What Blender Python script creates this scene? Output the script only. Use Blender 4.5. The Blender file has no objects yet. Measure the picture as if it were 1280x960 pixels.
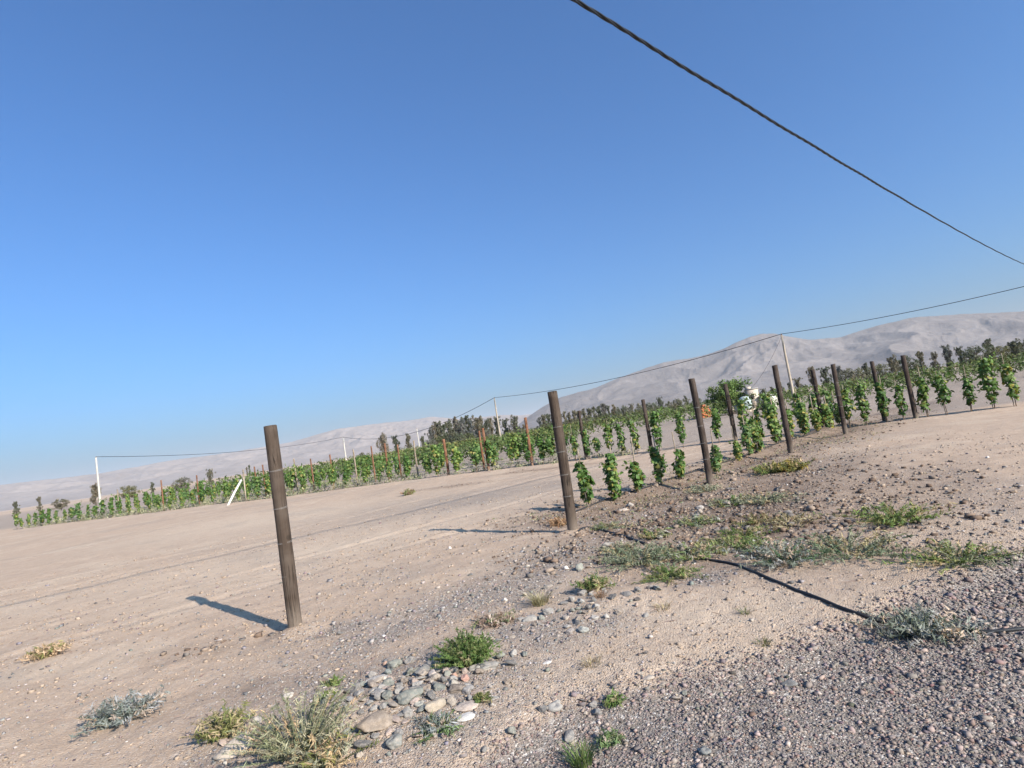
import bpy, math, random
import numpy as np

# ------------------------------------------------------------------ camera, sky, sun, exposure
sc = bpy.context.scene
COL = sc.collection
F_PX, ROLL, PITCH, CAM_H = 720.0, math.radians(8.75), math.radians(4.75), 1.5

cam_data = bpy.data.cameras.new('camera')
cam_data.sensor_fit = 'HORIZONTAL'
cam_data.sensor_width = 36.0
cam_data.lens = 36.0 * F_PX / 1280.0
cam_data.clip_start = 0.05
cam_data.clip_end = 60000.0
cam = bpy.data.objects.new('camera', cam_data)
COL.objects.link(cam)
from mathutils import Matrix, Vector
cam.matrix_world = (Matrix.Translation((0, 0, CAM_H)) @ Matrix.Rotation(math.pi / 2 + PITCH, 4, 'X')
                    @ Matrix.Rotation(-ROLL, 4, 'Z'))
sc.camera = cam

SUN_EL, SUN_AZ = math.radians(30.5), math.radians(135.0)      # azimuth clockwise from the view direction (+Y)
world = bpy.data.worlds.new('World')
sc.world = world
world.use_nodes = True
wn = world.node_tree
wn.nodes.clear()
sky = wn.nodes.new('ShaderNodeTexSky')
sky.sky_type = 'NISHITA'
sky.sun_disc = False
sky.sun_elevation = SUN_EL
sky.sun_rotation = SUN_AZ
sky.altitude = 300
sky.air_density = 1.1
sky.dust_density = 4.0
sky.ozone_density = 4.0
bg = wn.nodes.new('ShaderNodeBackground')
bg.inputs['Strength'].default_value = 0.081
wo = wn.nodes.new('ShaderNodeOutputWorld')
tint = wn.nodes.new('ShaderNodeMix')
tint.data_type = 'RGBA'; tint.blend_type = 'MULTIPLY'; tint.inputs[0].default_value = 1.0
tint.inputs[7].default_value = (0.50, 0.93, 1.34, 1)
wn.links.new(sky.outputs[0], tint.inputs[6])
wn.links.new(tint.outputs[2], bg.inputs[0])
wn.links.new(bg.outputs[0], wo.inputs[0])

sun_data = bpy.data.lights.new('sun', 'SUN')
sun_data.energy = 5.0
sun_data.angle = math.radians(0.53)
sun_data.color = (1.0, 0.91, 0.79)
sun = bpy.data.objects.new('sun', sun_data)
COL.objects.link(sun)
sdir = Vector((math.sin(SUN_AZ) * math.cos(SUN_EL), math.cos(SUN_AZ) * math.cos(SUN_EL), math.sin(SUN_EL)))
sun.rotation_euler = sdir.to_track_quat('Z', 'Y').to_euler()
sun.location = (20, -20, 30)

sc.view_settings.view_transform = 'Standard'
sc.view_settings.look = 'None'
sc.view_settings.gamma = 1.0
sc.view_settings.exposure = 0.90
sc.view_settings.use_curve_mapping = False
sc.cycles.use_denoising = True
sc.cycles.max_bounces = 6
sc.cycles.diffuse_bounces = 3
sc.cycles.transmission_bounces = 4
sc.cycles.volume_bounces = 0
sc.cycles.transparent_max_bounces = 8

# ------------------------------------------------------------------ survey helpers (photo bearing -> place on the ground)
def ray(px, py):
    u = (px - 640) / F_PX; v = (480 - py) / F_PX
    a = u * math.cos(ROLL) + v * math.sin(ROLL); b = v * math.cos(ROLL) - u * math.sin(ROLL)
    return (a, math.cos(PITCH) - b * math.sin(PITCH), math.sin(PITCH) + b * math.cos(PITCH))
def G(px, py):
    d = ray(px, py); t = -CAM_H / d[2]
    return d[0] * t, d[1] * t
def bearing(px, py, dist):
    d = ray(px, py); n = math.hypot(d[0], d[1])
    return d[0] / n * dist, d[1] / n * dist
def height_at(px, py, dist):
    d = ray(px, py)
    return CAM_H + dist * d[2] / math.hypot(d[0], d[1])

# ------------------------------------------------------------------ noise
def _hash(ix, iy, seed):
    n = (ix.astype(np.int64) * 374761393 + iy.astype(np.int64) * 668265263 + seed * 1442695041) & 0xffffffff
    n = ((n ^ (n >> 13)) * 1274126177) & 0xffffffff
    return ((n ^ (n >> 16)) & 0xffff) / 65535.0
def vnoise(x, y, seed=0):
    x = np.asarray(x, float); y = np.asarray(y, float)
    ix = np.floor(x); iy = np.floor(y); fx = x - ix; fy = y - iy
    fx = fx * fx * (3 - 2 * fx); fy = fy * fy * (3 - 2 * fy)
    a = _hash(ix, iy, seed); b = _hash(ix + 1, iy, seed); c = _hash(ix, iy + 1, seed); d = _hash(ix + 1, iy + 1, seed)
    return (a * (1 - fx) + b * fx) * (1 - fy) + (c * (1 - fx) + d * fx) * fy
def fbm(x, y, octaves=4, seed=0):
    s = 0; amp = 0.5; tot = 0
    for o in range(octaves):
        s = s + amp * vnoise(x * 2 ** o, y * 2 ** o, seed + o * 17); tot += amp; amp *= 0.5
    return s / tot
def smooth(a, b, x):
    t = np.clip((x - a) / (b - a), 0, 1)
    return t * t * (3 - 2 * t)

# ------------------------------------------------------------------ the lie of the land
ROAD_X = np.array([-30., -6., -2.0, -0.57, -0.01, 1.47, 5.0, 30.])
ROAD_Y = np.array([-22., -2.2, 1.4, 2.80, 3.24, 3.66, 5.3, 28.])
POST_DIR = np.array([2.85, 2.73]); POST_DIR = POST_DIR / np.linalg.norm(POST_DIR)
POST0 = np.array([-2.31, 5.44]); POST_STEP = 3.92
ROW1_A = np.array([0.99, 10.3])
ROW2_A = np.array([-15.5, 32.0]); ROW2_B = np.array([9.1, 19.7])
ROW2_DIR = (ROW2_B - ROW2_A) / np.linalg.norm(ROW2_B - ROW2_A)
ROW2_N = np.array([-ROW2_DIR[1], ROW2_DIR[0]])

def line_dist(x, y, p, d):
    return (x - p[0]) * (-d[1]) + (y - p[1]) * d[0]
def line_t(x, y, p, d):
    return (x - p[0]) * d[0] + (y - p[1]) * d[1]
def road_in(x, y):
    w = 0.22 * (fbm(x * 1.3, y * 1.3, 3, 5) - 0.5) + 0.10 * (fbm(x * 7, y * 7, 2, 9) - 0.5)
    return np.interp(x, ROAD_X, ROAD_Y) + w - y
def ground_h(x, y):
    x = np.asarray(x, float); y = np.asarray(y, float)
    r = np.hypot(x, y)
    near = 1 - smooth(40, 120, r)
    z = near * (0.10 * (fbm(x * .28, y * .28, 2, 1) - .5) + 0.045 * (fbm(x * 1.1, y * 1.1, 3, 2) - .5))
    z = z + (1 - smooth(9, 22, r)) * (0.020 * (fbm(x * 5, y * 5, 3, 3) - .5) + 0.010 * (fbm(x * 19, y * 19, 2, 4) - .5))
    rd = road_in(x, y)
    z = z - 0.05 * smooth(-0.10, 0.35, rd) - 0.012 * smooth(0, .5, rd) * fbm(x * 3, y * 3, 2, 8)
    z = z + 0.07 * np.exp(-(((x + 0.85) / .75) ** 2 + ((y - 3.55) / .42) ** 2))          # mound under the stone pile
    z = z + 0.05 * np.exp(-(((x - 0.62) / .5) ** 2 + ((y - 4.95) / .35) ** 2))
    # earth banked along the near vine row, and the furrows beside it
    d1 = line_dist(x, y, ROW1_A, POST_DIR); t1 = line_t(x, y, ROW1_A, POST_DIR)
    along = smooth(-1.2, 0.5, t1) * (1 - smooth(20, 30, t1))
    z = z + along * (0.07 * np.exp(-(d1 / .28) ** 2) - 0.05 * np.exp(-((d1 - .55) / .2) ** 2) - 0.05 * np.exp(-((d1 + .55) / .2) ** 2))
    tp = line_t(x, y, POST0, POST_DIR); tp = tp - POST_STEP * np.round(tp / POST_STEP); dq = line_dist(x, y, POST0, POST_DIR)
    rr_ = np.hypot(tp, dq) * (1 + .5 * (vnoise(x * 6, y * 6, 77) - .5))
    z = z + near * (.045 * np.exp(-(rr_ / .13) ** 2) - .020 * np.exp(-((rr_ - .30) / .10) ** 2))
    dp = line_dist(x, y, POST0, POST_DIR) + .35 * np.sin(line_t(x, y, POST0, POST_DIR) * .16)
    for c_ in (2.6, 4.15, 7.4, 8.9):
        w_ = .6 + .8 * vnoise(x * .7, y * .7, 61)
        z = z - .016 * near * w_ * np.exp(-((dp - c_) / .11) ** 2) + .008 * near * w_ * (np.exp(-((dp - c_ - .2) / .08) ** 2) + np.exp(-((dp - c_ + .2) / .08) ** 2))
    d2 = line_dist(x, y, ROW2_A, ROW2_DIR)
    z = z - near * 0.10 * np.exp(-((d2 + .35) / .22) ** 2) + near * 0.06 * np.exp(-((d2 + .75) / .3) ** 2)
    return z
def gz(x, y):
    return float(ground_h(np.array([x]), np.array([y]))[0])

_blobs = []
def blob(px, py, rx, ry, s, ch, rot=0):
    gx, gy = G(px, py); _blobs.append((gx, gy, rx, ry, s, ch, rot))
# channel 0 grey gravel, 1 brown tilled soil, 2 dark damp soil plus vine shadow painted along the edge row, 3 pale sand
for a in [(600, 745, .9, .55, .9, 0, .5), (690, 705, .8, .6, .8, 0, .6), (500, 790, .7, .35, .7, 0, .4), (430, 785, .5, .2, .6, 0, .3),
          (680, 790, .45, .4, .8, 0, 0), (640, 850, .35, .45, .7, 0, 0), (740, 785, .35, .25, .6, 0, 0), (880, 725, .28, .16, .9, 0, .2),
          (560, 880, .6, .5, .75, 0, 0), (470, 870, .7, .4, .75, 0, 0), (540, 830, .7, .3, .6, 0, .3), (400, 850, .5, .3, .5, 0, .2), (600, 620, 4, 2.2, .55, 0, 0), (520, 640, 3, 1.2, .3, 0, .4),
          (830, 540, 6, 4.0, .75, 0, 0), (930, 535, 6, 5, .75, 0, 0), (330, 870, .5, .4, .35, 0, 0), (350, 930, .5, .3, .6, 0, 0),
          (860, 640, 2.4, .95, 1.0, 1, .75), (940, 630, 2.2, 1.4, 1.0, 1, .75), (830, 625, 1.8, .8, .9, 1, .75), (770, 648, 1.0, .5, .8, 1, .75), (960, 670, 1.4, .9, .9, 1, .75), (880, 690, .9, .45, .6, 1, .6), (800, 650, 1.2, .6, .75, 1, .75), (900, 670, 1.4, .6, .75, 1, .6),
          (980, 600, 2.5, 1.2, .85, 1, .75), (1080, 620, 2.4, 1.2, .6, 1, .75), (880, 600, 2.2, .6, .7, 1, .75), (690, 662, .7, .16, .65, 1, .0), (1100, 700, 1.2, .6, .35, 1, .5),
          (560, 608, 1.6, .5, .5, 1, -.4), (680, 586, 2.2, .5, .6, 1, -.4), (300, 805, .8, .3, .25, 1, 0), (330, 860, .5, .3, .35, 1, 0),
          (840, 665, .9, .3, .35, 2, .7), (930, 650, 1.2, .4, .35, 2, .7), (690, 640, 1.0, .10, .0, 2, 0),
          (860, 770, .8, .55, .95, 3, .3), (960, 760, .7, .5, .8, 3, .3), (780, 765, .35, .22, .95, 3, .2), (760, 840, .45, .3, .8, 3, .3), (660, 880, .3, .3, .6, 3, .6),
          (730, 685, .45, .25, .8, 3, 0), (430, 680, 3.6, 1.4, .9, 3, .3), (560, 640, 3, 1.4, .7, 3, .3), (330, 650, 5, 3, .9, 3, -.3), (330, 720, 1.8, 1.2, .5, 3, .3), (520, 612, 2.0, .5, .6, 3, -.4), (800, 600, 2, .5, .5, 3, .7),
          (1130, 750, .8, .6, .7, 3, .4)]:
    blob(*a)
def zones(x, y):
    x = np.asarray(x, float); y = np.asarray(y, float)
    out = [np.zeros_like(x) for _ in range(4)]
    jx = x + 0.35 * (fbm(x * 1.7, y * 1.7, 3, 21) - .5); jy = y + 0.35 * (fbm(x * 1.7, y * 1.7, 3, 22) - .5)
    n = fbm(x * 2.6, y * 2.6, 4, 23)
    for bx, by, rx, ry, s, ch, rot in _blobs:
        c, si = math.cos(rot), math.sin(rot)
        u = ((jx - bx) * c + (jy - by) * si) / rx; v = (-(jx - bx) * si + (jy - by) * c) / ry
        out[ch] = np.maximum(out[ch], s * np.exp(-(u * u + v * v) * .9))
    for ch in range(4):
        out[ch] = np.clip(out[ch] * (0.55 + 0.9 * n), 0, 1)
    rd = road_in(x, y)
    road = smooth(-0.05, 0.20, rd)
    out[0] = np.maximum(out[0], road); out[3] = out[3] * (1 - road); out[1] = out[1] * (1 - road)
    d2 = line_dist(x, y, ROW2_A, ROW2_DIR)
    out[2] = np.maximum(out[2], 0.75 * np.exp(-((d2 + .33) / .22) ** 2) * (np.hypot(x, y) < 60))  # vine shadows painted as a dark band into the edge-row furrow soil
    d1 = line_dist(x, y, ROW1_A, POST_DIR); t1 = line_t(x, y, ROW1_A, POST_DIR)
    out[1] = np.maximum(out[1], .95 * np.exp(-((d1 + .4) / 1.5) ** 2) * smooth(-2.4, -.4, t1) * (1 - smooth(20, 28, t1)) * (0.6 + .6 * n))
    dp = line_dist(x, y, POST0, POST_DIR) + .35 * np.sin(line_t(x, y, POST0, POST_DIR) * .16)
    for c_ in (2.6, 4.15, 7.4, 8.9):
        k_ = np.exp(-((dp - c_) / .16) ** 2) * (y < 24); out[0] = np.maximum(out[0], .20 * k_ * n * 1.6 * (np.hypot(x, y) < 40)); 
    crust = smooth(.55, .68, fbm(x * .9, y * .9, 4, 71)); out[3] = np.maximum(out[3], .55 * crust * (1 - road) * (1 - out[1])); 
    damp = smooth(.57, .70, fbm(x * .55 + 9, y * .55, 4, 72)); out[0] = np.maximum(out[0], .18 * damp)
    # beyond the edge row: grey fallow ground
    back = smooth(0.5, 2.5, d2) * (1 - smooth(150, 400, np.hypot(x, y)))
    out[0] = np.maximum(out[0], .6 * back)
    return out

# ------------------------------------------------------------------ object helpers
ONES = ['', 'first', 'second', 'third', 'fourth', 'fifth', 'sixth', 'seventh', 'eighth', 'ninth', 'tenth', 'eleventh', 'twelfth', 'thirteenth', 'fourteenth', 'fifteenth', 'sixteenth', 'seventeenth', 'eighteenth', 'nineteenth']
def ordinal(n):
    if n < 20: return ONES[n]
    t = ['twent', 'thirt', 'fort', 'fift', 'sixt'][n // 10 - 2]
    return t + 'ieth' if n % 10 == 0 else t + 'y-' + ONES[n % 10]

def put(o, parent=None):
    COL.objects.link(o)
    if parent is not None: o.parent = parent
    return o
def tag(o, label, cat, group=None, kind=None):
    o['label'] = label; o['category'] = cat
    if group: o['group'] = group
    if kind: o['kind'] = kind
    return o
def empty(name, loc=(0, 0, 0), rz=0.0):
    e = bpy.data.objects.new(name, None)
    e.empty_display_size = .1; e.location = loc; e.rotation_euler = (0, 0, rz)
    return put(e)
def mesh_np(name, verts, faces_flat, sizes, mat, cols=None, smooth_shade=False):
    """verts (n,3); faces_flat loop indices; sizes corners per face; cols (n,3) point colours."""
    me = bpy.data.meshes.new(name)
    verts = np.ascontiguousarray(verts, np.float32); faces_flat = np.ascontiguousarray(faces_flat, np.int32)
    sizes = np.ascontiguousarray(sizes, np.int32)
    me.vertices.add(len(verts)); me.vertices.foreach_set('co', verts.ravel())
    me.loops.add(len(faces_flat)); me.loops.foreach_set('vertex_index', faces_flat)
    me.polygons.add(len(sizes))
    starts = np.concatenate([[0], np.cumsum(sizes)[:-1]]).astype(np.int32)
    me.polygons.foreach_set('loop_start', starts)
    if smooth_shade: me.polygons.foreach_set('use_smooth', np.ones(len(sizes), bool))
    me.update(calc_edges=True); me.validate()
    if cols is not None:
        at = me.attributes.new('col', 'FLOAT_COLOR', 'POINT')
        c = np.ones((len(verts), 4), np.float32); c[:, :3] = cols
        at.data.foreach_set('color', c.ravel())
    if mat is not None: me.materials.append(mat)
    return me
def mesh_obj(name, me, parent=None, loc=None):
    o = bpy.data.objects.new(name, me)
    if loc is not None: o.location = loc
    return put(o, parent)
def copy_thing(src, loc, rz=0, scale=None, name=None):
    c = src.copy(); put(c); c.location = loc; c.rotation_euler = (0, 0, rz)
    if scale is not None: c.scale = scale
    for ch in src.children:
        k = ch.copy(); put(k, c)
        for g in ch.children:
            q = g.copy(); put(q, k)
    return c

class MB:
    def __init__(s): s.v = []; s.f = []; s.c = []; s.n = 0
    def add(s, v, f, col=None):
        v = np.asarray(v, float); s.v.append(v)
        s.f += [tuple(i + s.n for i in q) for q in f]; s.n += len(v)
        s.c.append(np.tile(np.asarray(col if col is not None else (1, 1, 1), float), (len(v), 1)))
    def tube(s, pts, rad, seg=8, col=None, caps=True):
        pts = np.asarray(pts, float); n = len(pts)
        rad = np.full(n, rad) if np.isscalar(rad) else np.asarray(rad, float)
        tan = np.gradient(pts, axis=0); tan /= np.linalg.norm(tan, axis=1)[:, None] + 1e-12
        ref = np.array([0, 0, 1.]) if abs(tan[0][2]) < .9 else np.array([1., 0, 0])
        vs = []
        u = np.cross(tan[0], ref); u /= np.linalg.norm(u)
        for i in range(n):
            u = u - tan[i] * (u @ tan[i]); u /= np.linalg.norm(u); w = np.cross(tan[i], u)
            for k in range(seg):
                a = 2 * math.pi * k / seg
                vs.append(pts[i] + rad[i] * (math.cos(a) * u + math.sin(a) * w))
        fs = []
        for i in range(n - 1):
            for k in range(seg):
                a = i * seg + k; b = i * seg + (k + 1) % seg
                fs.append((a, b, b + seg, a + seg))
        if caps:
            fs.append(tuple(range(seg))[::-1]); fs.append(tuple((n - 1) * seg + k for k in range(seg)))
        s.add(vs, fs, col)
    def box(s, c, d, rz=0, col=None):
        x, y, z = d[0] / 2, d[1] / 2, d[2] / 2
        v = np.array([(a * x, b * y, e * z) for e in (-1, 1) for b in (-1, 1) for a in (-1, 1)])
        R = np.array([[math.cos(rz), -math.sin(rz), 0], [math.sin(rz), math.cos(rz), 0], [0, 0, 1]])
        s.add(v @ R.T + np.asarray(c), [(0, 2, 3, 1), (4, 5, 7, 6), (0, 1, 5, 4), (2, 6, 7, 3), (0, 4, 6, 2), (1, 3, 7, 5)], col)
    def mesh(s, name, mat, sm=False):
        v = np.concatenate(s.v); fl = [i for q in s.f for i in q]
        return mesh_np(name, v, fl, [len(q) for q in s.f], mat, np.concatenate(s.c), sm)

# ------------------------------------------------------------------ materials
def new_mat(name):
    m = bpy.data.materials.new(name); m.use_nodes = True
    nt = m.node_tree; nt.nodes.clear()
    out = nt.nodes.new('ShaderNodeOutputMaterial')
    return m, nt, out
class N:
    """tiny node-graph helper"""
    def __init__(s, nt): s.nt = nt
    def node(s, t, **kw):
        n = s.nt.nodes.new(t)
        for k, v in kw.items(): setattr(n, k, v)
        return n
    def link(s, a, b): s.nt.links.new(a, b)
    def coord(s, kind='Object'): return s.node('ShaderNodeTexCoord').outputs[kind]
    def attr(s, name): return s.node('ShaderNodeAttribute', attribute_name=name).outputs['Color']
    def noise(s, vec, scale, detail=4, rough=.55):
        n = s.node('ShaderNodeTexNoise'); n.inputs['Scale'].default_value = scale
        n.inputs['Detail'].default_value = detail; n.inputs['Roughness'].default_value = rough
        if vec is not None: s.link(vec, n.inputs['Vector'])
        return n.outputs['Fac']
    def voro(s, vec, scale, out='Color', feature='F1'):
        n = s.node('ShaderNodeTexVoronoi', feature=feature); n.inputs['Scale'].default_value = scale
        s.link(vec, n.inputs['Vector']); return n.outputs[out]
    def ramp(s, fac, stops):
        r = s.node('ShaderNodeValToRGB'); e = r.color_ramp.elements
        while len(e) < len(stops): e.new(0.5)
        for i, (p, c) in enumerate(stops):
            e[i].position = p; e[i].color = (*c, 1) if len(c) == 3 else c
        s.link(fac, r.inputs['Fac']); return r.outputs['Color']
    def mix(s, fac, a, b, blend='MIX'):
        m = s.node('ShaderNodeMix', data_type='RGBA', blend_type=blend)
        for sock, val in ((m.inputs[0], fac), (m.inputs[6], a), (m.inputs[7], b)):
            if isinstance(val, (int, float)): sock.default_value = val
            elif isinstance(val, tuple): sock.default_value = (*val, 1)
            else: s.link(val, sock)
        return m.outputs[2]
    def math(s, op, a, b=None, clamp=False):
        m = s.node('ShaderNodeMath', operation=op, use_clamp=clamp)
        for i, v in enumerate((a, b)):
            if v is None: continue
            if isinstance(v, (int, float)): m.inputs[i].default_value = v
            else: s.link(v, m.inputs[i])
        return m.outputs[0]
    def sep(s, c):
        n = s.node('ShaderNodeSeparateColor'); s.link(c, n.inputs[0]); return n.outputs
    def bump(s, h, strength, dist):
        b = s.node('ShaderNodeBump'); b.inputs['Strength'].default_value = strength; b.inputs['Distance'].default_value = dist
        s.link(h, b.inputs['Height']); return b.outputs[0]
    def bsdf(s, out, color, rough=.9, normal=None, spec=.2, metal=0):
        b = s.node('ShaderNodeBsdfPrincipled')
        if isinstance(color, tuple): b.inputs['Base Color'].default_value = (*color, 1)
        else: s.link(color, b.inputs['Base Color'])
        if isinstance(rough, (int, float)): b.inputs['Roughness'].default_value = rough
        else: s.link(rough, b.inputs['Roughness'])
        b.inputs['Specular IOR Level'].default_value = spec
        b.inputs['Metallic'].default_value = metal
        if normal is not None: s.link(normal, b.inputs['Normal'])
        s.link(b.outputs[0], out.inputs['Surface']); return b

def mat_ground():
    m, nt, out = new_mat('dry_ground'); n = N(nt)
    p = n.coord('Object')
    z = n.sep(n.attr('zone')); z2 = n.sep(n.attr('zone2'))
    big = n.noise(p, .55, 5, .6); mid = n.noise(p, 3.2, 5, .62); fine = n.noise(p, 34, 5, .7)
    sand = n.ramp(mid, [(.25, (.385, .277, .198)), (.5, (.450, .328, .237)), (.75, (.51, .380, .280))])
    sand = n.mix(n.math('MULTIPLY', n.ramp(big, [(.35, (0, 0, 0)), (.7, (1, 1, 1))]), .35), sand, (.40, .298, .225))
    pale = n.mix(mid, (.465, .353, .258), (.54, .420, .317))
    c = n.mix(z2[0], sand, pale)
    grey = n.ramp(fine, [(.28, (.135, .113, .097)), (.5, (.200, .168, .145)), (.72, (.285, .240, .203))])
    c = n.mix(z[0], c, grey)
    brown = n.ramp(mid, [(.3, (.098, .066, .047)), (.55, (.155, .105, .075)), (.78, (.240, .168, .122))])
    c = n.mix(z[1], c, brown)
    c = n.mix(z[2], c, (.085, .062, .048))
    # fine grit: small cells, each with its own mineral tint
    cell = n.sep(n.voro(p, 95)); pick = n.ramp(cell[0], [(.0, (1, 1, 1)), (.12, (1, 1, 1)), (.16, (0, 0, 0)), (.80, (0, 0, 0)), (.84, (1, 1, 1)), (1, (1, 1, 1))])
    tint = n.ramp(cell[1], [(0, (.12, .115, .115)), (.3, (.25, .235, .22)), (.55, (.34, .26, .22)), (.8, (.50, .44, .38)), (1, (.62, .58, .54))])
    amt = n.math('ADD', n.math('MULTIPLY', z[0], .55), .28)
    c = n.mix(n.math('MULTIPLY', pick, amt), c, tint)
    cell2 = n.sep(n.voro(p, 31)); pick2 = n.ramp(cell2[0], [(.0, (1, 1, 1)), (.05, (1, 1, 1)), (.08, (0, 0, 0)), (.9, (0, 0, 0)), (.94, (1, 1, 1)), (1, (1, 1, 1))])
    tint2 = n.ramp(cell2[1], [(0, (.16, .15, .15)), (.5, (.30, .25, .21)), (1, (.52, .47, .42))])
    c = n.mix(n.math('MULTIPLY', pick2, n.math('MULTIPLY', amt, .8)), c, tint2)
    hf = n.mix(.5, n.ramp(fine, [(.2, (.80, .80, .80)), (.8, (1.16, 1.16, 1.16))]), (1, 1, 1))
    c = n.mix(1.0, c, hf, 'MULTIPLY')
    hgt = n.math('ADD', n.math('MULTIPLY', n.noise(p, 60, 6, .75), .6), n.math('MULTIPLY', n.noise(p, 9, 4, .6), .9))
    vd = n.voro(p, 95, 'Distance')
    hgt = n.math('SUBTRACT', hgt, n.math('MULTIPLY', vd, .5))
    n.bsdf(out, c, .95, n.bump(hgt, .75, .02), .1)
    return m
def mat_stone(name='stone', use_attr=False):
    m, nt, out = new_mat(name); n = N(nt); p = n.coord('Object')
    base = n.attr('col') if use_attr else n.node('ShaderNodeObjectInfo').outputs['Color']
    if use_attr:
        n.bsdf(out, base, .88, None, .2); return m
    rnd = n.node('ShaderNodeObjectInfo').outputs['Random']
    v = n.node('ShaderNodeVectorMath', operation='ADD'); n.link(p, v.inputs[0])
    cmb = n.node('ShaderNodeCombineXYZ'); n.link(n.math('MULTIPLY', rnd, 37.0), cmb.inputs[0]); n.link(n.math('MULTIPLY', rnd, 11.0), cmb.inputs[1])
    n.link(cmb.outputs[0], v.inputs[1]); q = v.outputs[0]
    a = n.noise(q, 1.6, 5, .6); b = n.noise(q, 14, 4, .7)
    c = n.mix(1, base, n.ramp(a, [(.3, (.72, .72, .74)), (.7, (1.22, 1.18, 1.12))]), 'MULTIPLY')
    c = n.mix(1, c, n.ramp(b, [(.3, (.78, .78, .78)), (.7, (1.15, 1.15, 1.15))]), 'MULTIPLY')
    dust = n.ramp(n.noise(q, 2.4, 3, .6), [(.48, (0, 0, 0)), (.72, (1, 1, 1))])
    c = n.mix(n.math('MULTIPLY', dust, .45), c, (.42, .345, .285))
    n.bsdf(out, c, .85, n.bump(b, .35, .03), .25)
    return m
def mat_wood(name, lo, hi, grey):
    m, nt, out = new_mat(name); n = N(nt); p = n.coord('Object')
    rnd = n.node('ShaderNodeObjectInfo').outputs['Random']
    cmb = n.node('ShaderNodeCombineXYZ'); n.link(n.math('MULTIPLY', rnd, 9.0), cmb.inputs[2])
    ad = n.node('ShaderNodeVectorMath', operation='ADD'); n.link(p, ad.inputs[0]); n.link(cmb.outputs[0], ad.inputs[1])
    mp = n.node('ShaderNodeMapping'); mp.inputs['Scale'].default_value = (1, 1, .035)
    n.link(ad.outputs[0], mp.inputs['Vector']); q = mp.outputs[0]
    grain = n.noise(q, 120, 6, .65); wide = n.noise(ad.outputs[0], 4.0, 4, .6); fl = n.noise(ad.outputs[0], 55, 4, .7)
    c = n.ramp(grain, [(.3, lo), (.7, hi)])
    c = n.mix(n.math('MULTIPLY', n.ramp(wide, [(.42, (0, 0, 0)), (.66, (1, 1, 1))]), .6), c, grey)
    c = n.mix(n.math('MULTIPLY', n.ramp(fl, [(.6, (0, 0, 0)), (.72, (1, 1, 1))]), .45), c, grey)
    crk = n.noise(q, 30, 2, .5); band = n.math('ABSOLUTE', n.math('SUBTRACT', crk, .5))
    crack = n.ramp(band, [(.0, (1, 1, 1)), (.012, (1, 1, 1)), (.03, (0, 0, 0))])
    crack = n.math('MULTIPLY', crack, n.ramp(n.noise(ad.outputs[0], 2.2, 3, .6), [(.46, (0, 0, 0)), (.56, (1, 1, 1))]))
    c = n.mix(n.math('MULTIPLY', crack, .85), c, (.012, .009, .007))
    kn = n.voro(ad.outputs[0], 5.5, 'Distance'); knot = n.ramp(kn, [(.0, (1, 1, 1)), (.10, (1, 1, 1)), (.15, (0, 0, 0))])
    c = n.mix(n.math('MULTIPLY', knot, .6), c, (.028, .020, .015))
    # dust kicked up onto the foot of the post
    zz = n.node('ShaderNodeSeparateXYZ'); n.link(p, zz.inputs[0])
    foot = n.math('MULTIPLY', n.math('SUBTRACT', .30, zz.outputs[2], True), 1.6, True)
    c = n.mix(n.math('MULTIPLY', foot, .8), c, (.34, .275, .22))
    hgt = n.math('SUBTRACT', n.math('ADD', grain, n.math('MULTIPLY', n.noise(q, 34, 3, .5), 1.4)), n.math('MULTIPLY', crack, 1.5))
    n.bsdf(out, c, .9, n.bump(hgt, .6, .012), .15)
    return m
def mat_leaf(name, trans=.35, rough=.55):
    m, nt, out = new_mat(name); n = N(nt)
    base = n.attr('col')
    rnd = n.node('ShaderNodeObjectInfo').outputs['Random']
    c = n.mix(1, base, n.ramp(rnd, [(0, (.80, .86, .80)), (.35, (1.0, 1.0, 1.0)), (.65, (1.45, 1.22, 1.2)), (1, (1.12, 1.12, 1.6))]), 'MULTIPLY')
    c = n.mix(1, c, n.ramp(n.noise(n.coord('Object'), 7, 3, .6), [(.3, (.8, .8, .8)), (.7, (1.2, 1.2, 1.2))]), 'MULTIPLY')
    d = n.node('ShaderNodeBsdfPrincipled'); n.link(c, d.inputs['Base Color']); d.inputs['Roughness'].default_value = rough
    d.inputs['Specular IOR Level'].default_value = .3
    t = n.node('ShaderNodeBsdfTranslucent')
    n.link(n.mix(1, c, (1.25, 1.25, .7), 'MULTIPLY'), t.inputs['Color'])
    ms = n.node('ShaderNodeMixShader'); ms.inputs[0].default_value = trans
    n.link(d.outputs[0], ms.inputs[1]); n.link(t.outputs[0], ms.inputs[2]); n.link(ms.outputs[0], out.inputs['Surface'])
    return m
def mat_plain(name, col, rough=.7, spec=.25, metal=0, var=.25, scale=6, bump=.2, mottle=None):
    m, nt, out = new_mat(name); n = N(nt); p = n.coord('Object')
    a = n.noise(p, scale, 5, .65)
    c = n.mix(1, col, n.ramp(a, [(.25, (1 - var,) * 3), (.75, (1 + var,) * 3)]), 'MULTIPLY')
    if mottle is not None:
        c = n.mix(n.math('MULTIPLY', n.ramp(n.noise(p, scale * .6, 4, .6), [(.5, (0, 0, 0)), (.66, (1, 1, 1))]), .7), c, mottle)
    n.bsdf(out, c, rough, n.bump(n.noise(p, scale * 8, 4, .7), bump, .01), spec, metal)
    return m
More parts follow.
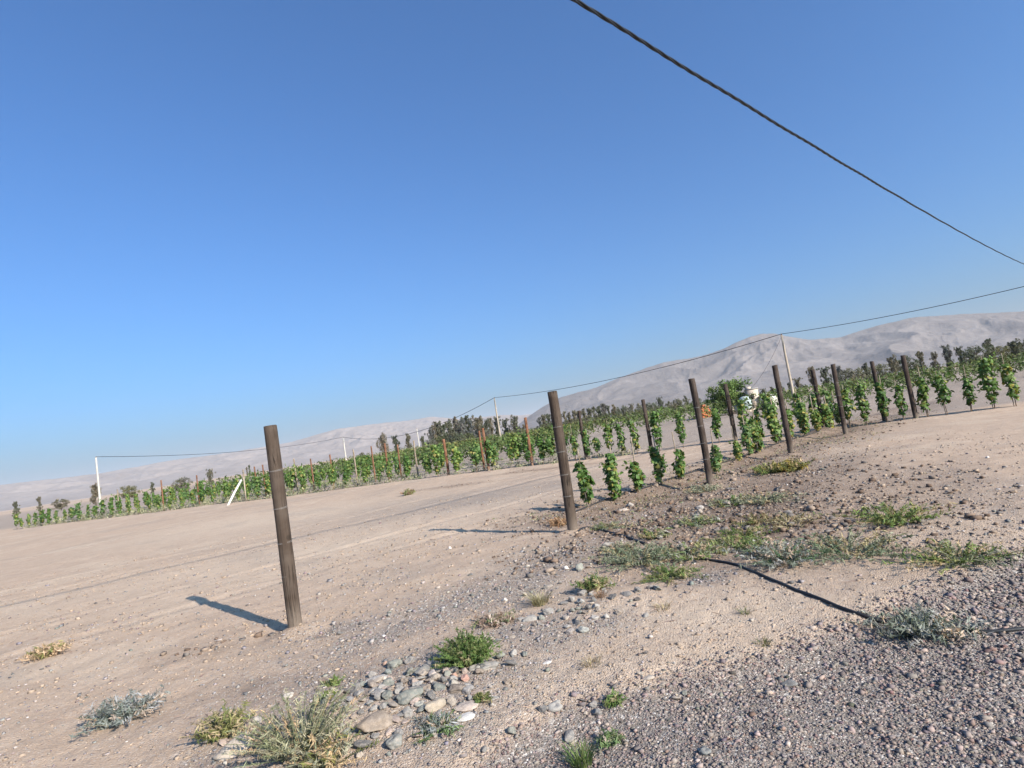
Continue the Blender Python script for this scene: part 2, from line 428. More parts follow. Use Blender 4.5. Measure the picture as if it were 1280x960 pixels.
def mat_mountain(name, lo, hi):
    m, nt, out = new_mat(name); n = N(nt); p = n.coord('Object')
    a = n.noise(p, .0016, 8, .68); b = n.noise(p, .012, 6, .7)
    c = n.ramp(a, [(.32, lo), (.68, hi)])
    c = n.mix(1, c, n.ramp(b, [(.3, (.80, .80, .80)), (.7, (1.18, 1.18, 1.18))]), 'MULTIPLY')
    n.bsdf(out, c, .95, n.bump(b, .5, 40.0), .05)
    return m

M_GROUND = mat_ground()
M_STONE = mat_stone()
M_GRIT = mat_stone('gravel', True)
M_POST = mat_wood('weathered_post', (.046, .033, .025), (.078, .055, .041), (.112, .086, .068))
M_POST_D = mat_wood('dark_post', (.030, .022, .018), (.070, .050, .040), (.105, .080, .066))
M_POST_R = mat_wood('rusty_post', (.12, .055, .032), (.22, .100, .056), (.27, .145, .09))
M_STAKE = mat_wood('pale_stake', (.19, .145, .10), (.30, .24, .175), (.34, .29, .23))
M_LEAF = mat_leaf('vine_leaf')
M_WEED = mat_leaf('weed_leaf', .25, .7)
M_TREE = mat_leaf('tree_leaf', .2, .7)
M_BARK = mat_plain('bark', (.115, .092, .075), .95, .1, 0, .35, 9, .6)
M_STEM = mat_plain('vine_stem', (.16, .115, .08), .9, .1, 0, .3, 12, .5)
M_WIRE = mat_plain('galvanised_wire', (.27, .25, .235), .6, .3, .2, .1, 20, .05)
M_HOSE = mat_plain('black_hose', (.018, .018, .020), .5, .4, 0, .3, 6, .15, (.09, .075, .062))
M_CABLE = mat_plain('cable_sheath', (.012, .013, .016), .45, .45, 0, .15, 4, .05)
M_POLE = mat_plain('pale_pole', (.44, .41, .36), .85, .15, 0, .18, 2.5, .3)
M_POLE_W = mat_plain('wood_pole', (.36, .30, .235), .9, .15, 0, .25, 2.5, .4)
M_WHITE = mat_plain('whitewash', (.58, .55, .50), .9, .1, 0, .10, 1.5, .3, (.48, .43, .37))
M_CREAM = mat_plain('cream_render', (.46, .38, .31), .9, .1, 0, .15, 1.5, .3)
M_TANK = mat_plain('pale_tank', (.33, .385, .37), .55, .35, 0, .12, 1.2, .1)
M_BRICK = mat_plain('fired_brick', (.42, .135, .07), .9, .1, 0, .22, 3.0, .3)
M_DARK = mat_plain('dark_opening', (.03, .028, .026), .9, .1, 0, .2, 3, .1)
M_ROOF = mat_plain('tin_roof', (.33, .31, .29), .6, .3, .2, .2, 2, .2)
M_INS = mat_plain('porcelain', (.16, .09, .06), .3, .5, 0, .1, 5, .05)
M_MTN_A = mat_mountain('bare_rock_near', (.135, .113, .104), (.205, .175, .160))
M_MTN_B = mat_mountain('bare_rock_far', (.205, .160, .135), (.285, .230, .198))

# ------------------------------------------------------------------ ground: one sheet, fine underfoot, out to the horizon
def build_ground():
    A = math.radians(60)
    ang = np.concatenate([np.linspace(-A, A, 430), np.linspace(A, 2 * math.pi - A, 62)[1:-1]])
    rr = [.5, 1.0, 1.4]; r = 1.8
    while r < 60: rr.append(r); r *= 1.0062
    while r < 26000: rr.append(r); r *= 1.06
    rr = np.array(rr)
    Rg, Ag = np.meshgrid(rr, ang, indexing='ij')
    x = (Rg * np.sin(Ag)).ravel(); y = (Rg * np.cos(Ag)).ravel()
    z = ground_h(x, y)
    nA, nR = len(ang), len(rr)
    v = np.concatenate([[[0, 0, gz(0, 0)]], np.stack([x, y, z], 1)])
    i = np.arange(nR - 1)[:, None] * nA; k = np.arange(nA)[None, :]; k2 = (k + 1) % nA
    quads = np.stack([i + k, i + nA + k, i + nA + k2, i + k2], -1).reshape(-1, 4) + 1
    quads = quads[:, ::-1]
    k = np.arange(nA); tri = np.stack([np.zeros(nA, int), (k + 1) % nA + 1, k + 1], 1)
    flat = np.concatenate([quads.ravel(), tri.ravel()]); sizes = np.concatenate([np.full(len(quads), 4), np.full(nA, 3)])
    me = mesh_np('ground', v, flat, sizes, M_GROUND, None, True)
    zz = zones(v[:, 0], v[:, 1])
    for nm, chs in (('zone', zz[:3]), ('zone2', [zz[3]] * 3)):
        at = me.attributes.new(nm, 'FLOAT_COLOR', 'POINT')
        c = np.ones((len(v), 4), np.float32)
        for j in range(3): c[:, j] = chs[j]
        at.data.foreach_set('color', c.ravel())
    o = mesh_obj('ground', me); o['kind'] = 'structure'
build_ground()

# ------------------------------------------------------------------ mountains
def mountain(name, sky_px, r0, rc, r1, mat, seed, n_az=900, n_r=90, gully=.55, a_ext=None):
    az = []; el = []
    for px, py in sky_px:
        d = ray(px, py); az.append(math.atan2(d[0], d[1])); el.append(d[2] / math.hypot(d[0], d[1]))
    a = np.linspace(az[0], az[-1], n_az)
    E = np.interp(a, az, el)
    kr = np.hanning(17)[1:-1]; kr /= kr.sum(); E = np.convolve(np.pad(E, 7, 'edge'), kr, 'valid')
    E = np.clip(E, 0.0005, 1)
    # r spacing: front slope then the back
    t = np.concatenate([np.linspace(0, 1, int(n_r * .8)), np.linspace(1, 1.6, n_r - int(n_r * .8) + 1)[1:]])
    Ag, T = np.meshgrid(a, t, indexing='ij')
    wob = 1 + .10 * (fbm(a * 7, a * 0 + 2.5, 2, seed + 7) - .5)
    Rr = np.where(T <= 1, r0 + (rc - r0) * T, rc + (r1 - rc) * (T - 1) / .6) * wob[:, None]
    X = Rr * np.sin(Ag); Y = Rr * np.cos(Ag)
    arc = Ag * rc / 1000.0                                              # km along the range
    depth = T * (rc - r0) / 1000.0
    wx = arc + .35 * (fbm(arc * 1.1, depth * 1.1, 3, seed + 11) - .5)
    kx = X / 1000 + .5 * (fbm(X / 900, Y / 900, 3, seed + 11) - .5); ky = Y / 1000 + .5 * (fbm(X / 900, Y / 900, 3, seed + 12) - .5)
    rg = 1 - np.abs(2 * fbm(kx * 1.15, ky * 1.15, 5, seed + 1) - 1); rg = rg ** 1.6
    rg2 = 1 - np.abs(2 * fbm(kx * 4.2, ky * 4.2, 4, seed + 2) - 1)
    prof = np.where(T <= 1, T ** 1.15, 1 - (T - 1) / .6)
    mask = np.sin(np.clip(T, 0, 1) * math.pi) ** .7
    Z = prof * (1 - gully * mask * (1 - rg)) - .15 * mask * (1 - rg2) * prof
    Z = Z + .035 * (fbm(kx * 9, ky * 9, 4, seed + 5) - .5) * np.clip(prof, 0, 1)
    Z = np.clip(Z, 0, None)
    mx = (Z * 1000 / Rr).max(1)
    ker = np.hanning(83)[1:-1]; ker /= ker.sum(); sm = np.convolve(np.pad(mx, 40, 'edge'), ker, 'valid')
    H = E / sm
    Z = Z * 1000 * H[:, None] - 4
    v = np.stack([X.ravel(), Y.ravel(), Z.ravel()], 1)
    nt = len(t)
    i = np.arange(n_az - 1)[:, None] * nt; k = np.arange(nt - 1)[None, :]
    q = np.stack([i + k, i + nt + k, i + nt + k + 1, i + k + 1], -1).reshape(-1, 4)
    me = mesh_np(name, v, q.ravel(), np.full(len(q), 4), mat, None, True)
    o = mesh_obj(name, me); o['kind'] = 'structure'
    return o
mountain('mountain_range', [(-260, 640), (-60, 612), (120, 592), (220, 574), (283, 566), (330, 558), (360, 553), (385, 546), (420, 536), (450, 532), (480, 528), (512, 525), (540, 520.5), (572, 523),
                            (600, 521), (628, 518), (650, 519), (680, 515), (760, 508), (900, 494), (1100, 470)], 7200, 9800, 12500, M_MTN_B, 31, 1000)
mountain('mountain_range', [(648, 530), (662, 519), (678, 508), (700, 496), (722, 490), (745, 484), (770, 473), (800, 462), (830, 452), (850, 449), (875, 445), (900, 437), (928, 424), (950, 416.5), (965, 415.5),
                            (985, 420), (1010, 424), (1050, 421), (1090, 408), (1140, 396), (1200, 392), (1290, 388), (1450, 380), (1700, 350)], 4200, 6000, 7800, M_MTN_A, 57, 1000)

# ------------------------------------------------------------------ haze: the dusty air of the plain
def build_haze():
    mb = MB(); mb.box((0, 0, 365 - 1.5), (27000 * 2, 27000 * 2, 730))
    m, nt, out = new_mat('haze'); pv = nt.nodes.new('ShaderNodeVolumePrincipled')
    pv.inputs['Color'].default_value = (.84, .86, .92, 1)
    pv.inputs['Density'].default_value = 5.5e-5
    pv.inputs['Anisotropy'].default_value = 0.0
    pv.inputs['Density Attribute'].default_value = ''
    nt.links.new(pv.outputs[0], out.inputs['Volume'])
    o = mesh_obj('haze', mb.mesh('haze', m)); tag(o, 'thin pale dusty air lying over the plain', 'haze', None, 'stuff')
build_haze()

# ------------------------------------------------------------------ loose gravel (uncountable)
rng = np.random.default_rng(7)
PALETTE = np.array([(.205, .205, .210), (.150, .150, .158), (.265, .255, .250), (.330, .290, .265), (.300, .215, .185), (.235, .150, .125),
                    (.400, .345, .290), (.105, .104, .110), (.215, .235, .220), (.470, .440, .405), (.560, .535, .505)])
PALETTE = PALETTE * .55 + PALETTE.mean(1)[:, None] * np.array([1.13, .97, .90]) * .45
PAL_P = np.array([.19, .15, .17, .13, .10, .06, .08, .08, .04, .018, .002])
GP = PAL_P * np.array([1.1, 1.0, 1.3, 1.3, 1.0, .8, .8, .5, .7, .4, .2])
def rand_dirs(n):
    v = rng.normal(size=(n, 3)); return v / np.linalg.norm(v, axis=1)[:, None]
_ico = None
def ico():
    t = (1 + 5 ** .5) / 2
    v = np.array([(-1, t, 0), (1, t, 0), (-1, -t, 0), (1, -t, 0), (0, -1, t), (0, 1, t), (0, -1, -t), (0, 1, -t), (t, 0, -1), (t, 0, 1), (-t, 0, -1), (-t, 0, 1)], float)
    v /= np.linalg.norm(v[0])
    f = np.array([(0, 11, 5), (0, 5, 1), (0, 1, 7), (0, 7, 10), (0, 10, 11), (1, 5, 9), (5, 11, 4), (11, 10, 2), (10, 7, 6), (7, 1, 8), (3, 9, 4), (3, 4, 2), (3, 2, 6), (3, 6, 8), (3, 8, 9), (4, 9, 5), (2, 4, 11), (6, 2, 10), (8, 6, 7), (9, 8, 1)])
    return v, f
def gravel_mesh(name, x, y, size, cols, sink=.25, shape='ico'):
    n = len(x); bv, bf = ico()
    if shape == 'cube':
        bv = np.array([(a, b, c) for c in (-1, 1) for b in (-1, 1) for a in (-1, 1)], float) * .72
        bf = np.array([(0, 2, 3), (0, 3, 1), (4, 5, 7), (4, 7, 6), (0, 1, 5), (0, 5, 4), (2, 6, 7), (2, 7, 3), (0, 4, 6), (0, 6, 2), (1, 3, 7), (1, 7, 5)])
    m = len(bv)
    V = bv[None] * (1 + .30 * (rng.random((n, m, 1)) - .5) * 2) + .12 * (rng.random((n, m, 3)) - .5)
    sc3 = np.stack([1 + .45 * rng.random(n), .7 + .4 * rng.random(n), .42 + .4 * rng.random(n)], 1) * size[:, None]
    V = V * sc3[:, None, :]
    # tilt a little, then turn
    ta = rng.normal(0, .28, n); c, s_ = np.cos(ta)[:, None], np.sin(ta)[:, None]
    yy = V[..., 1] * c - V[..., 2] * s_; zz = V[..., 1] * s_ + V[..., 2] * c; V[..., 1] = yy; V[..., 2] = zz
    a = rng.random(n) * 2 * math.pi; c, s_ = np.cos(a)[:, None], np.sin(a)[:, None]
    xx = V[..., 0] * c - V[..., 1] * s_; yy = V[..., 0] * s_ + V[..., 1] * c
    z0 = ground_h(x, y) + sc3[:, 2] * (1 - 2 * sink)
    P = np.stack([xx + x[:, None], yy + y[:, None], V[..., 2] + z0[:, None]], -1).reshape(-1, 3)
    Fc = (bf[None] + (np.arange(n) * m)[:, None, None]).reshape(-1)
    return mesh_np(name, P, Fc, np.full(n * len(bf), 3), M_GRIT, np.repeat(cols, m, 0), False)
def stone_cols(n, p=PAL_P):
    c = PALETTE[rng.choice(len(PALETTE), n, p=p / p.sum())]
    return np.clip(c * (.8 + .4 * rng.random((n, 1))) + rng.normal(0, .008, (n, 3)), .02, .8)
def sector_points(n, r0, r1, half=47):
    """points over the ground before the camera, thinning with distance"""
    r = r0 * (r1 / r0) ** rng.random(n); a = np.radians(rng.uniform(-half, half, n))
    return r * np.sin(a), r * np.cos(a)
def build_gravel():
    # the gravel track
    x, y = sector_points(210000, 2.0, 9.0, 50)
    rd = road_in(x, y)
    keep = (rng.random(len(x)) < smooth(-.22, .12, rd) ** 1.6 * (.35 + 1.1 * fbm(x * 2.2, y * 2.2, 3, 81))) & (rd < 3.2)
    x, y = x[keep][:95000], y[keep][:95000]
    size = np.clip(rng.lognormal(math.log(.0038), .52, len(x)), .0020, .018) * np.clip(np.hypot(x, y) / 3.2, .85, 1.5)
    o = mesh_obj('gravel', gravel_mesh('gravel', x, y, size, stone_cols(len(x), GP) * np.array([.82, .735, .69]), .36, 'cube'))
    tag(o, 'dark grey crushed gravel of the roadside track', 'gravel', None, 'stuff')
    # pebbles strewn over the sand
    x, y = sector_points(160000, 2.6, 14.0, 46)
    rd = road_in(x, y); z = zones(x, y)
    dens = .07 + .75 * z[0] ** 1.3 + .05 * z[1]
    dens *= .35 + 1.3 * fbm(x * 1.9, y * 1.9, 3, 41)
    keep = (rd < 0) & (rng.random(len(x)) < dens * .8)
    x, y = x[keep][:34000], y[keep][:34000]
    size = np.clip(rng.lognormal(math.log(.0050), .50, len(x)), .0026, .020) * np.clip(np.hypot(x, y) / 5.0, .8, 1.4)
    p = PAL_P * np.array([1, .8, 1.2, 1.6, 1.3, 1.0, 1.8, .6, 1, 1.2, 1])
    o = mesh_obj('pebbles', gravel_mesh('pebbles', x, y, size, stone_cols(len(x), p) * .86, .28, 'cube'))
    tag(o, 'small mixed pebbles strewn over the sandy ground', 'pebbles', None, 'stuff')
    # crumbs of the sandy crust itself
    x, y = sector_points(40000, 2.8, 16, 46); z = zones(x, y)
    keep = (road_in(x, y) < -.05) & (rng.random(len(x)) < .6 * smooth(.42, .62, fbm(x * 1.4, y * 1.4, 4, 91)) + .06)
    x, y = x[keep][:14000], y[keep][:14000]
    size = np.clip(rng.lognormal(math.log(.0048), .5, len(x)), .0025, .018) * np.clip(np.hypot(x, y) / 5, .8, 1.6)
    o = mesh_obj('sand_crumbs', gravel_mesh('sand_crumbs', x, y, size, np.array([(.345, .262, .195)]) * (.70 + .4 * rng.random((len(x), 1))), .32, 'cube'))
    tag(o, 'sand coloured crumbs of broken crust on the bare ground', 'soil', None, 'stuff')
    # clods and larger crumbs of earth in the tilled strip
    x, y = sector_points(70000, 6, 26.0, 46); z = zones(x, y)
    keep = (rng.random(len(x)) < .55 * z[1]) & (z[1] > .12)
    x, y = x[keep][:5500], y[keep][:5500]
    size = np.clip(rng.lognormal(math.log(.013), .5, len(x)), .006, .05)
    base = np.array([(.125, .085, .062), (.165, .115, .085), (.23, .175, .135), (.15, .13, .115)])[rng.integers(0, 4, len(x))]
    o = mesh_obj('soil_clods', gravel_mesh('soil_clods', x, y, size, base * (.8 + .4 * rng.random((len(x), 1))), .25, 'cube'))
    tag(o, 'crumbly brown clods of tilled earth between the posts and vines', 'soil', None, 'stuff')
build_gravel()

# ------------------------------------------------------------------ river stones one can pick up
def stone_mesh(seed, flat, elong, rough, sub=3):
    r = np.random.default_rng(seed)
    v, f = ico(); v = list(map(tuple, v)); f = [tuple(q) for q in f]
    for _ in range(sub):
        cache = {}; nf = []
        def mid(a, b):
            k = (min(a, b), max(a, b))
            if k not in cache:
                p = np.add(v[a], v[b]); p = p / np.linalg.norm(p); cache[k] = len(v); v.append(tuple(p))
            return cache[k]
        for a, b, c in f:
            ab, bc, ca = mid(a, b), mid(b, c), mid(c, a)
            nf += [(a, ab, ca), (b, bc, ab), (c, ca, bc), (ab, bc, ca)]
        f = nf
    v = np.array(v); d = np.zeros(len(v))
    for k in range(11):                                      # broad facets
        nrm = r.normal(size=3); nrm /= np.linalg.norm(nrm)
        cut = .66 + .22 * r.random(); e = v @ nrm - cut
        d -= np.where(e > 0, e * 1.0, 0)
    ph = r.random(6) * 6
    d += rough * (np.sin(v[:, 0] * 3 + ph[0]) * np.sin(v[:, 1] * 2.6 + ph[1]) + .5 * np.sin(v[:, 1] * 6 + ph[2]) * np.sin(v[:, 2] * 5 + ph[3]) + .35 * np.sin(v[:, 0] * 9 + ph[4]) * np.sin(v[:, 2] * 8 + ph[5]))
    v = v * (1 + d)[:, None] * np.array([elong, 1, flat])
    ff = np.array(f).ravel()
    return mesh_np('stone', v, ff, np.full(len(f), 3), M_STONE, None, True)
STONES = [stone_mesh(100 + i, fl, el, ro) for i, (fl, el, ro) in enumerate(
    [(.75, 1.05, .05), (.6, 1.35, .05), (.45, 1.5, .06), (.7, 1.2, .09), (.55, 1.1, .07), (.35, 1.6, .06), (.85, 1.0, .06), (.62, 1.7, .06)])]
STONE_XY = []
rs = random.Random(11)
def stone(px, py, w_px, col, label, variant=0, rz=0.0, tilt=0.0, group=None, name='cobble_stone', sink=.30, cat='stone', xy=None):
    gx, gy = xy if xy else G(px, py)
    d = math.hypot(gx, gy)
    r = w_px / F_PX * math.hypot(d, CAM_H) / 2 / 1.25 if xy is None else w_px
    o = bpy.data.objects.new(name, STONES[variant]); put(o)
    fl = [.75, .6, .45, .7, .55, .35, .85, .62][variant]
    o.scale = (r, r, r); o.rotation_euler = (tilt, rs.uniform(-.15, .15), rz)
    o.location = (gx, gy, gz(gx, gy) + r * fl * (1 - 2 * sink) + abs(math.sin(tilt)) * r * .4)
    mcol = sum(col) / 3; o.color = (*[.80 * (.62 * q + .38 * mcol * w_) for q, w_ in zip(col, (1.12, .99, .86))], 1)
    STONE_XY.append((gx, gy, r))
    tag(o, label, cat, group)
    return o
GREY, GREEN, TEAL, TAN, PINK, WHITE, ORANGE, BROWN, DARK = (.27, .265, .26), (.235, .265, .235), (.20, .27, .27), (.46, .375, .27), (.46, .34, .29), (.66, .63, .59), (.48, .27, .19), (.33, .25, .185), (.15, .15, .155)
named = [
    (545, 863, 17, (.52, .44, .40), 'pale pinkish round cobble standing at the middle of the stone pile', 6, .3, .3),
    (545, 899, 25, TAN, 'tan egg-shaped cobble at the front edge of the stone pile', 1, .45, .15),
    (473, 921, 38, BROWN, 'large flat brown slab tilted in front of the stone pile', 2, .75, .25),
    (494, 839, 20, GREEN, 'grey-green angular cobble at the back left of the stone pile', 3, .2, .2),
    (486, 850, 13, TEAL, 'small teal stone at the back left of the stone pile', 0, .1, 0),
    (474, 860, 20, (.52, .49, .45), 'white flat stone at the left end of the stone pile', 5, .1, 0),
    (483, 835, 10, ORANGE, 'small orange stone behind the teal stone of the pile', 6, .4, 0),
    (517, 891, 26, GREEN, 'long grey-green cobble left of the tan egg-shaped cobble', 7, .55, .2),
    (527, 897, 14, (.36, .38, .34), 'light greenish stone wedged beside the long grey-green cobble', 4, 0, 0),
    (475, 892, 14, GREY, 'grey upright cobble at the left front of the stone pile', 6, 1.2, .5),
    (487, 891, 15, (.19, .215, .195), 'dark greenish upright cobble at the left front of the stone pile', 3, 1.3, .5),
    (502, 893, 10, (.55, .36, .31), 'small pink stone before the long grey-green cobble', 0, 0, 0),
    (584, 866, 13, (.52, .25, .19), 'salmon-red stone at the right end of the stone pile', 3, 1.4, .4),
    (571, 859, 10, (.50, .25, .17), 'small orange-red stone at the back right of the stone pile', 6, 0, 0),
    (569, 874, 19, (.40, .37, .31), 'beige-grey round cobble at the right of the stone pile', 0, .6, .1),
    (587, 880, 17, (.27, .265, .28), 'bluish grey cobble at the right front of the stone pile', 3, .2, .1),
    (533, 855, 22, (.24, .245, .24), 'dark grey slab leaning behind the pale pinkish cobble', 2, .9, .4),
    (552, 852, 16, GREY, 'grey flat stone below the green roadside bush', 4, .2, 0),
    (586, 897, 22, (.56, .44, .37), 'pinkish flat stone beside the small white fragment', 5, .2, .1),
    (584, 908, 18, (.64, .64, .64), 'bright white flat fragment lying in front of the stone pile', 5, .35, .1),
    (496, 941, 22, (.25, .265, .25), 'grey-green cobble at the bottom edge beside the brown slab', 3, 1.0, .4),
    (596, 847, 19, (.33, .33, .31), 'grey square-cut stone right of the green roadside bush', 4, .1, 0),
    (613, 846, 22, (.30, .295, .28), 'long grey stone right of the square-cut stone', 7, .05, 0),
    (520, 872, 15, (.42, .31, .26), 'rosy cobble in the centre left of the stone pile', 0, .5, .2),
    (505, 866, 12, (.34, .29, .26), 'dusky pink stone near the white flat stone of the pile', 3, 1.0, .2),
    (536, 880, 14, BROWN, 'brown cobble behind the tan egg-shaped cobble', 4, .3, .1),
    (297, 943, 36, (.55, .46, .36), 'big pale tan slab at the left bottom beside yellowish grass', 2, .7, .15),
    (322, 910, 15, (.50, .46, .42), 'whitish stone left of the tall feathery weed', 0, .2, 0),
    (342, 921, 17, (.17, .215, .21), 'dark teal stone at the foot of the tall feathery weed', 3, .5, .1),
    (362, 875, 14, (.54, .50, .43), 'off-white stone behind the tall feathery weed', 4, .3, 0),
    (356, 786, 11, (.50, .43, .37), 'round pale stone against the foot of the leftmost post', 6, 0, 0),
    (708, 712, 9, (.80, .77, .73), 'small white stone on grey gravel before the middle post', 6, .2, 0),
    (563, 688, 6, (.80, .77, .73), 'tiny white stone alone on the bare sand', 6, .2, 0),
    (631, 750, 9, (.72, .68, .64), 'pale stone in gravel left of the dry straw tuft', 0, .4, 0),
    (685, 833, 9, (.74, .72, .69), 'white chip on the sand below the second stone cluster', 5, .4, 0),
    (695, 888, 22, (.38, .375, .36), 'light grey block at the edge of the gravel track', 4, .2, .1),
    (680, 893, 14, (.17, .17, .175), 'dark grey stone beside the light grey block', 3, .2, .1),
    (742, 881, 13, (.26, .255, .26), 'bluish grey stone on the corner of the gravel track', 3, .8, 0),
    (746, 888, 15, (.22, .225, .235), 'slate grey stone on the gravel track edge', 0, .3, 0),
    (815, 741, 12, (.27, .23, .21), 'brownish grey rock on the pale sand below the weeds', 3, .3, 0),
    (798, 757, 11, (.13, .11, .10), 'dark clod on the pale sand bank', 4, .3, 0),
    (808, 822, 8, (.14, .125, .12), 'small dark stone on the pale sand above the track', 3, .3, 0),
    (949, 714, 11, (.17, .155, .15), 'dark stone lying beside the black hose', 3, .3, 0),
    (985, 843, 16, (.20, .21, .22), 'slate stone on the gravel near the right', 2, -.3, 0),
    (880, 932, 16, (.19, .22, .235), 'blue-grey stone on the gravel track', 4, .5, 0),
    (812, 851, 11, (.52, .44, .36), 'cream stone on the gravel edge', 5, .1, 0),
    (787, 629, 14, (.44, .40, .36), 'pale grey boulder lying below the near vines', 0, .2, 0),
    (778, 637, 12, (.47, .40, .35), 'pinkish boulder in front of the pale grey boulder', 1, .2, 0),
    (985, 640, 12, (.19, .185, .19), 'dark boulder in the weeds at the right', 3, .2, 0),
    (875, 634, 12, (.42, .40, .385), 'pale boulder in the tilled strip', 3, .2, 0),
    (729, 748, 14, GREY, 'grey cobble at the top of the second stone cluster', 3, .2, .2),
    (742, 748, 13, (.44, .43, .40), 'light stone beside the brown weed at the second cluster', 4, .2, .1),
    (727, 759, 13, (.36, .38, .38), 'bluish pale cobble in the middle of the second cluster', 0, .5, .1),
    (664, 777, 18, (.34, .335, .32), 'wide grey stone left of the second cluster', 2, .1, .1),
    (686, 769, 17, (.30, .295, .285), 'grey humped stone in the second cluster', 3, .4, .1),
    (730, 792, 16, (.33, .36, .34), 'greenish block at the foot of the second cluster', 4, 1.2, .2),
    (713, 794, 13, (.31, .28, .28), 'mauve grey stone at the foot of the second cluster', 3, .3, 0),
    (759, 776, 10, (.42, .415, .40), 'rounded pale stone right of the second cluster', 6, .3, 0),
    (744, 777, 13, (.40, .39, .375), 'pale flat stone on the right of the second cluster', 4, .5, 0),
    (746, 766, 12, (.43, .42, .40), 'light grey stone above the pale flat stone of the second cluster', 0, .5, 0),
]
for px, py, w, c, lab, var, rz, ti in named:
    stone(px, py, w, c, lab, var, rz, ti)
def fill_stones(n, cx, cy, sx, sy, rot, smin, smax, group, place, keep_r=.9):
    made = 0; tries = 0
    kinds = [('grey', GREY), ('grey', (.33, .325, .315)), ('greenish', GREEN), ('dusty tan', (.42, .35, .285)), ('pinkish', PINK), ('dark grey', (.17, .17, .172)), ('brown', (.29, .225, .18))]
    gx0, gy0 = G(cx, cy)
    while made < n and tries < n * 30:
        tries += 1
        u, v = rs.gauss(0, .5) * sx, rs.gauss(0, .5) * sy
        x = gx0 + u * math.cos(rot) - v * math.sin(rot); y = gy0 + u * math.sin(rot) + v * math.cos(rot)
        r = rs.uniform(smin, smax) * rs.uniform(.7, 1.1)
        if any((x - a) ** 2 + (y - b) ** 2 < (keep_r * (r + c)) ** 2 for a, b, c in STONE_XY): continue
        nm, col = rs.choice(kinds); k = rs.uniform(.8, 1.2)
        stone(0, 0, r, tuple(min(.8, q * k) for q in col), 'small ' + nm + ' stone ' + place, rs.randrange(8), rs.uniform(0, 6.3), rs.uniform(-.7, .7), group % nm, xy=(x, y))
        made += 1
fill_stones(105, 524, 871, .58, .38, .3, .018, .040, 'small %s stones in the large pile', 'packed between the cobbles of the large pile', .58)
fill_stones(14, 470, 905, .5, .30, .2, .015, .035, 'small %s stones around the flat brown slab', 'loose on the ground around the flat brown slab')
fill_stones(36, 715, 772, .62, .42, .3, .016, .038, 'small %s stones in the second cluster', 'scattered through the second cluster', .85)
fill_stones(14, 355, 935, .55, .3, .2, .014, .035, 'small %s stones under the feathery weed', 'half hidden under the tall feathery weed')
fill_stones(12, 730, 890, .55, .2, .25, .012, .028, 'small %s stones on the gravel track edge', 'along the edge of the gravel track')
fill_stones(18, 890, 640, 3.2, .9, .75, .03, .07, '%s stones lying in the tilled strip', 'lying in the tilled strip by the vines')
fill_stones(16, 640, 800, .8, .35, .75, .012, .032, 'small %s stones between the two clusters', 'x')
fill_stones(14, 705, 725, .9, .4, .8, .012, .030, 'small %s stones on gravel before the middle post', 'x')
fill_stones(13, 440, 935, .7, .25, .3, .014, .034, 'small %s stones below the feathery weed', 'x')
fill_stones(10, 420, 800, 1.0, .3, .3, .012, .026, 'small %s stones behind the large pile', 'loose on the sand behind the large pile')

_grp = {}
for o in bpy.data.objects:
    if o.get('category') == 'stone' and o.get('group'): _grp.setdefault(o['group'], []).append(o)
for g, lst in _grp.items():
    lst.sort(key=lambda o: o.location.x / max(o.location.y, .5))
    for i, o in enumerate(lst):
        o['label'] = ordinal(i + 1) + ' from the left of the ' + g
# ------------------------------------------------------------------ wooden posts
def post_mesh(name, h, r, mat, seed, depth=.25):
    rr = np.random.default_rng(seed); seg = 22; rings = 26
    zs = np.linspace(-depth, h, rings); v = []; ph = rr.random(5) * 6.3
    bow = rr.normal(0, .010, 2)
    for z in zs:
        t = (z + depth) / (h + depth)
        cx = bow[0] * math.sin(t * 3.1) ; cy = bow[1] * math.sin(t * 3.1)
        for k in range(seg):
            a = 2 * math.pi * k / seg
            q = r * (1.03 - .07 * t) * (1 + .022 * math.sin(2 * a + ph[0]) + .015 * math.sin(3 * a + ph[1] + z * 2) + .010 * math.sin(7 * a + ph[2] + z) + .012 * math.sin(z * 7 + ph[3]))
            v.append((cx + q * math.cos(a), cy + q * math.sin(a), z))
    f = []
    for i in range(rings - 1):
        for k in range(seg):
            a = i * seg + k; b = i * seg + (k + 1) % seg
            f.append((a, b, b + seg, a + seg))
    # sawn top, chamfered and slightly skew
    top = len(v); sk = rr.normal(0, .06, 2)
    for k in range(seg):
        a = 2 * math.pi * k / seg; q = r * .86
        v.append((q * math.cos(a), q * math.sin(a), h + .006 + q * (sk[0] * math.cos(a) + sk[1] * math.sin(a))))
        b = (rings - 1) * seg
    for k in range(seg):
        a = (rings - 1) * seg + k; b = (rings - 1) * seg + (k + 1) % seg
        f.append((a, b, top + (k + 1) % seg, top + k))
    f.append(tuple(top + k for k in range(seg)))
    fl = [i for q in f for i in q]
    me = mesh_np(name, np.array(v), fl, [len(q) for q in f], mat, None, True)
    return me
def tie_mesh(r):
    mb = MB(); a = np.linspace(0, 2 * math.pi, 25)
    for dz in (-.002, .004):
        mb.tube(np.stack([r * np.cos(a), r * np.sin(a), dz + .006 * np.sin(a + dz * 90)], 1), .0014, 5, None, False)
    return mb.mesh('wire_tie', M_WIRE)
WIRE_Z = (1.47, 1.12, .80, .50)
def wooden_post(xy, h, r, mat, label, seed, ties=True, lean=(0, 0), group=None):
    e = empty('wooden_post', (xy[0], xy[1], gz(*xy) - (.045 if ties else 0)), 0)
    e.rotation_euler = (lean[0], lean[1], 0)
    mesh_obj('shaft', post_mesh('shaft', h, r, mat, seed), e)
    if ties:
        for z in WIRE_Z:
            tk = mesh_obj('wire_tie', TIE, e, (0, 0, z)); tk.scale = (r / .0755, r / .0755, 1)
    tag(e, label, 'post', group); return e
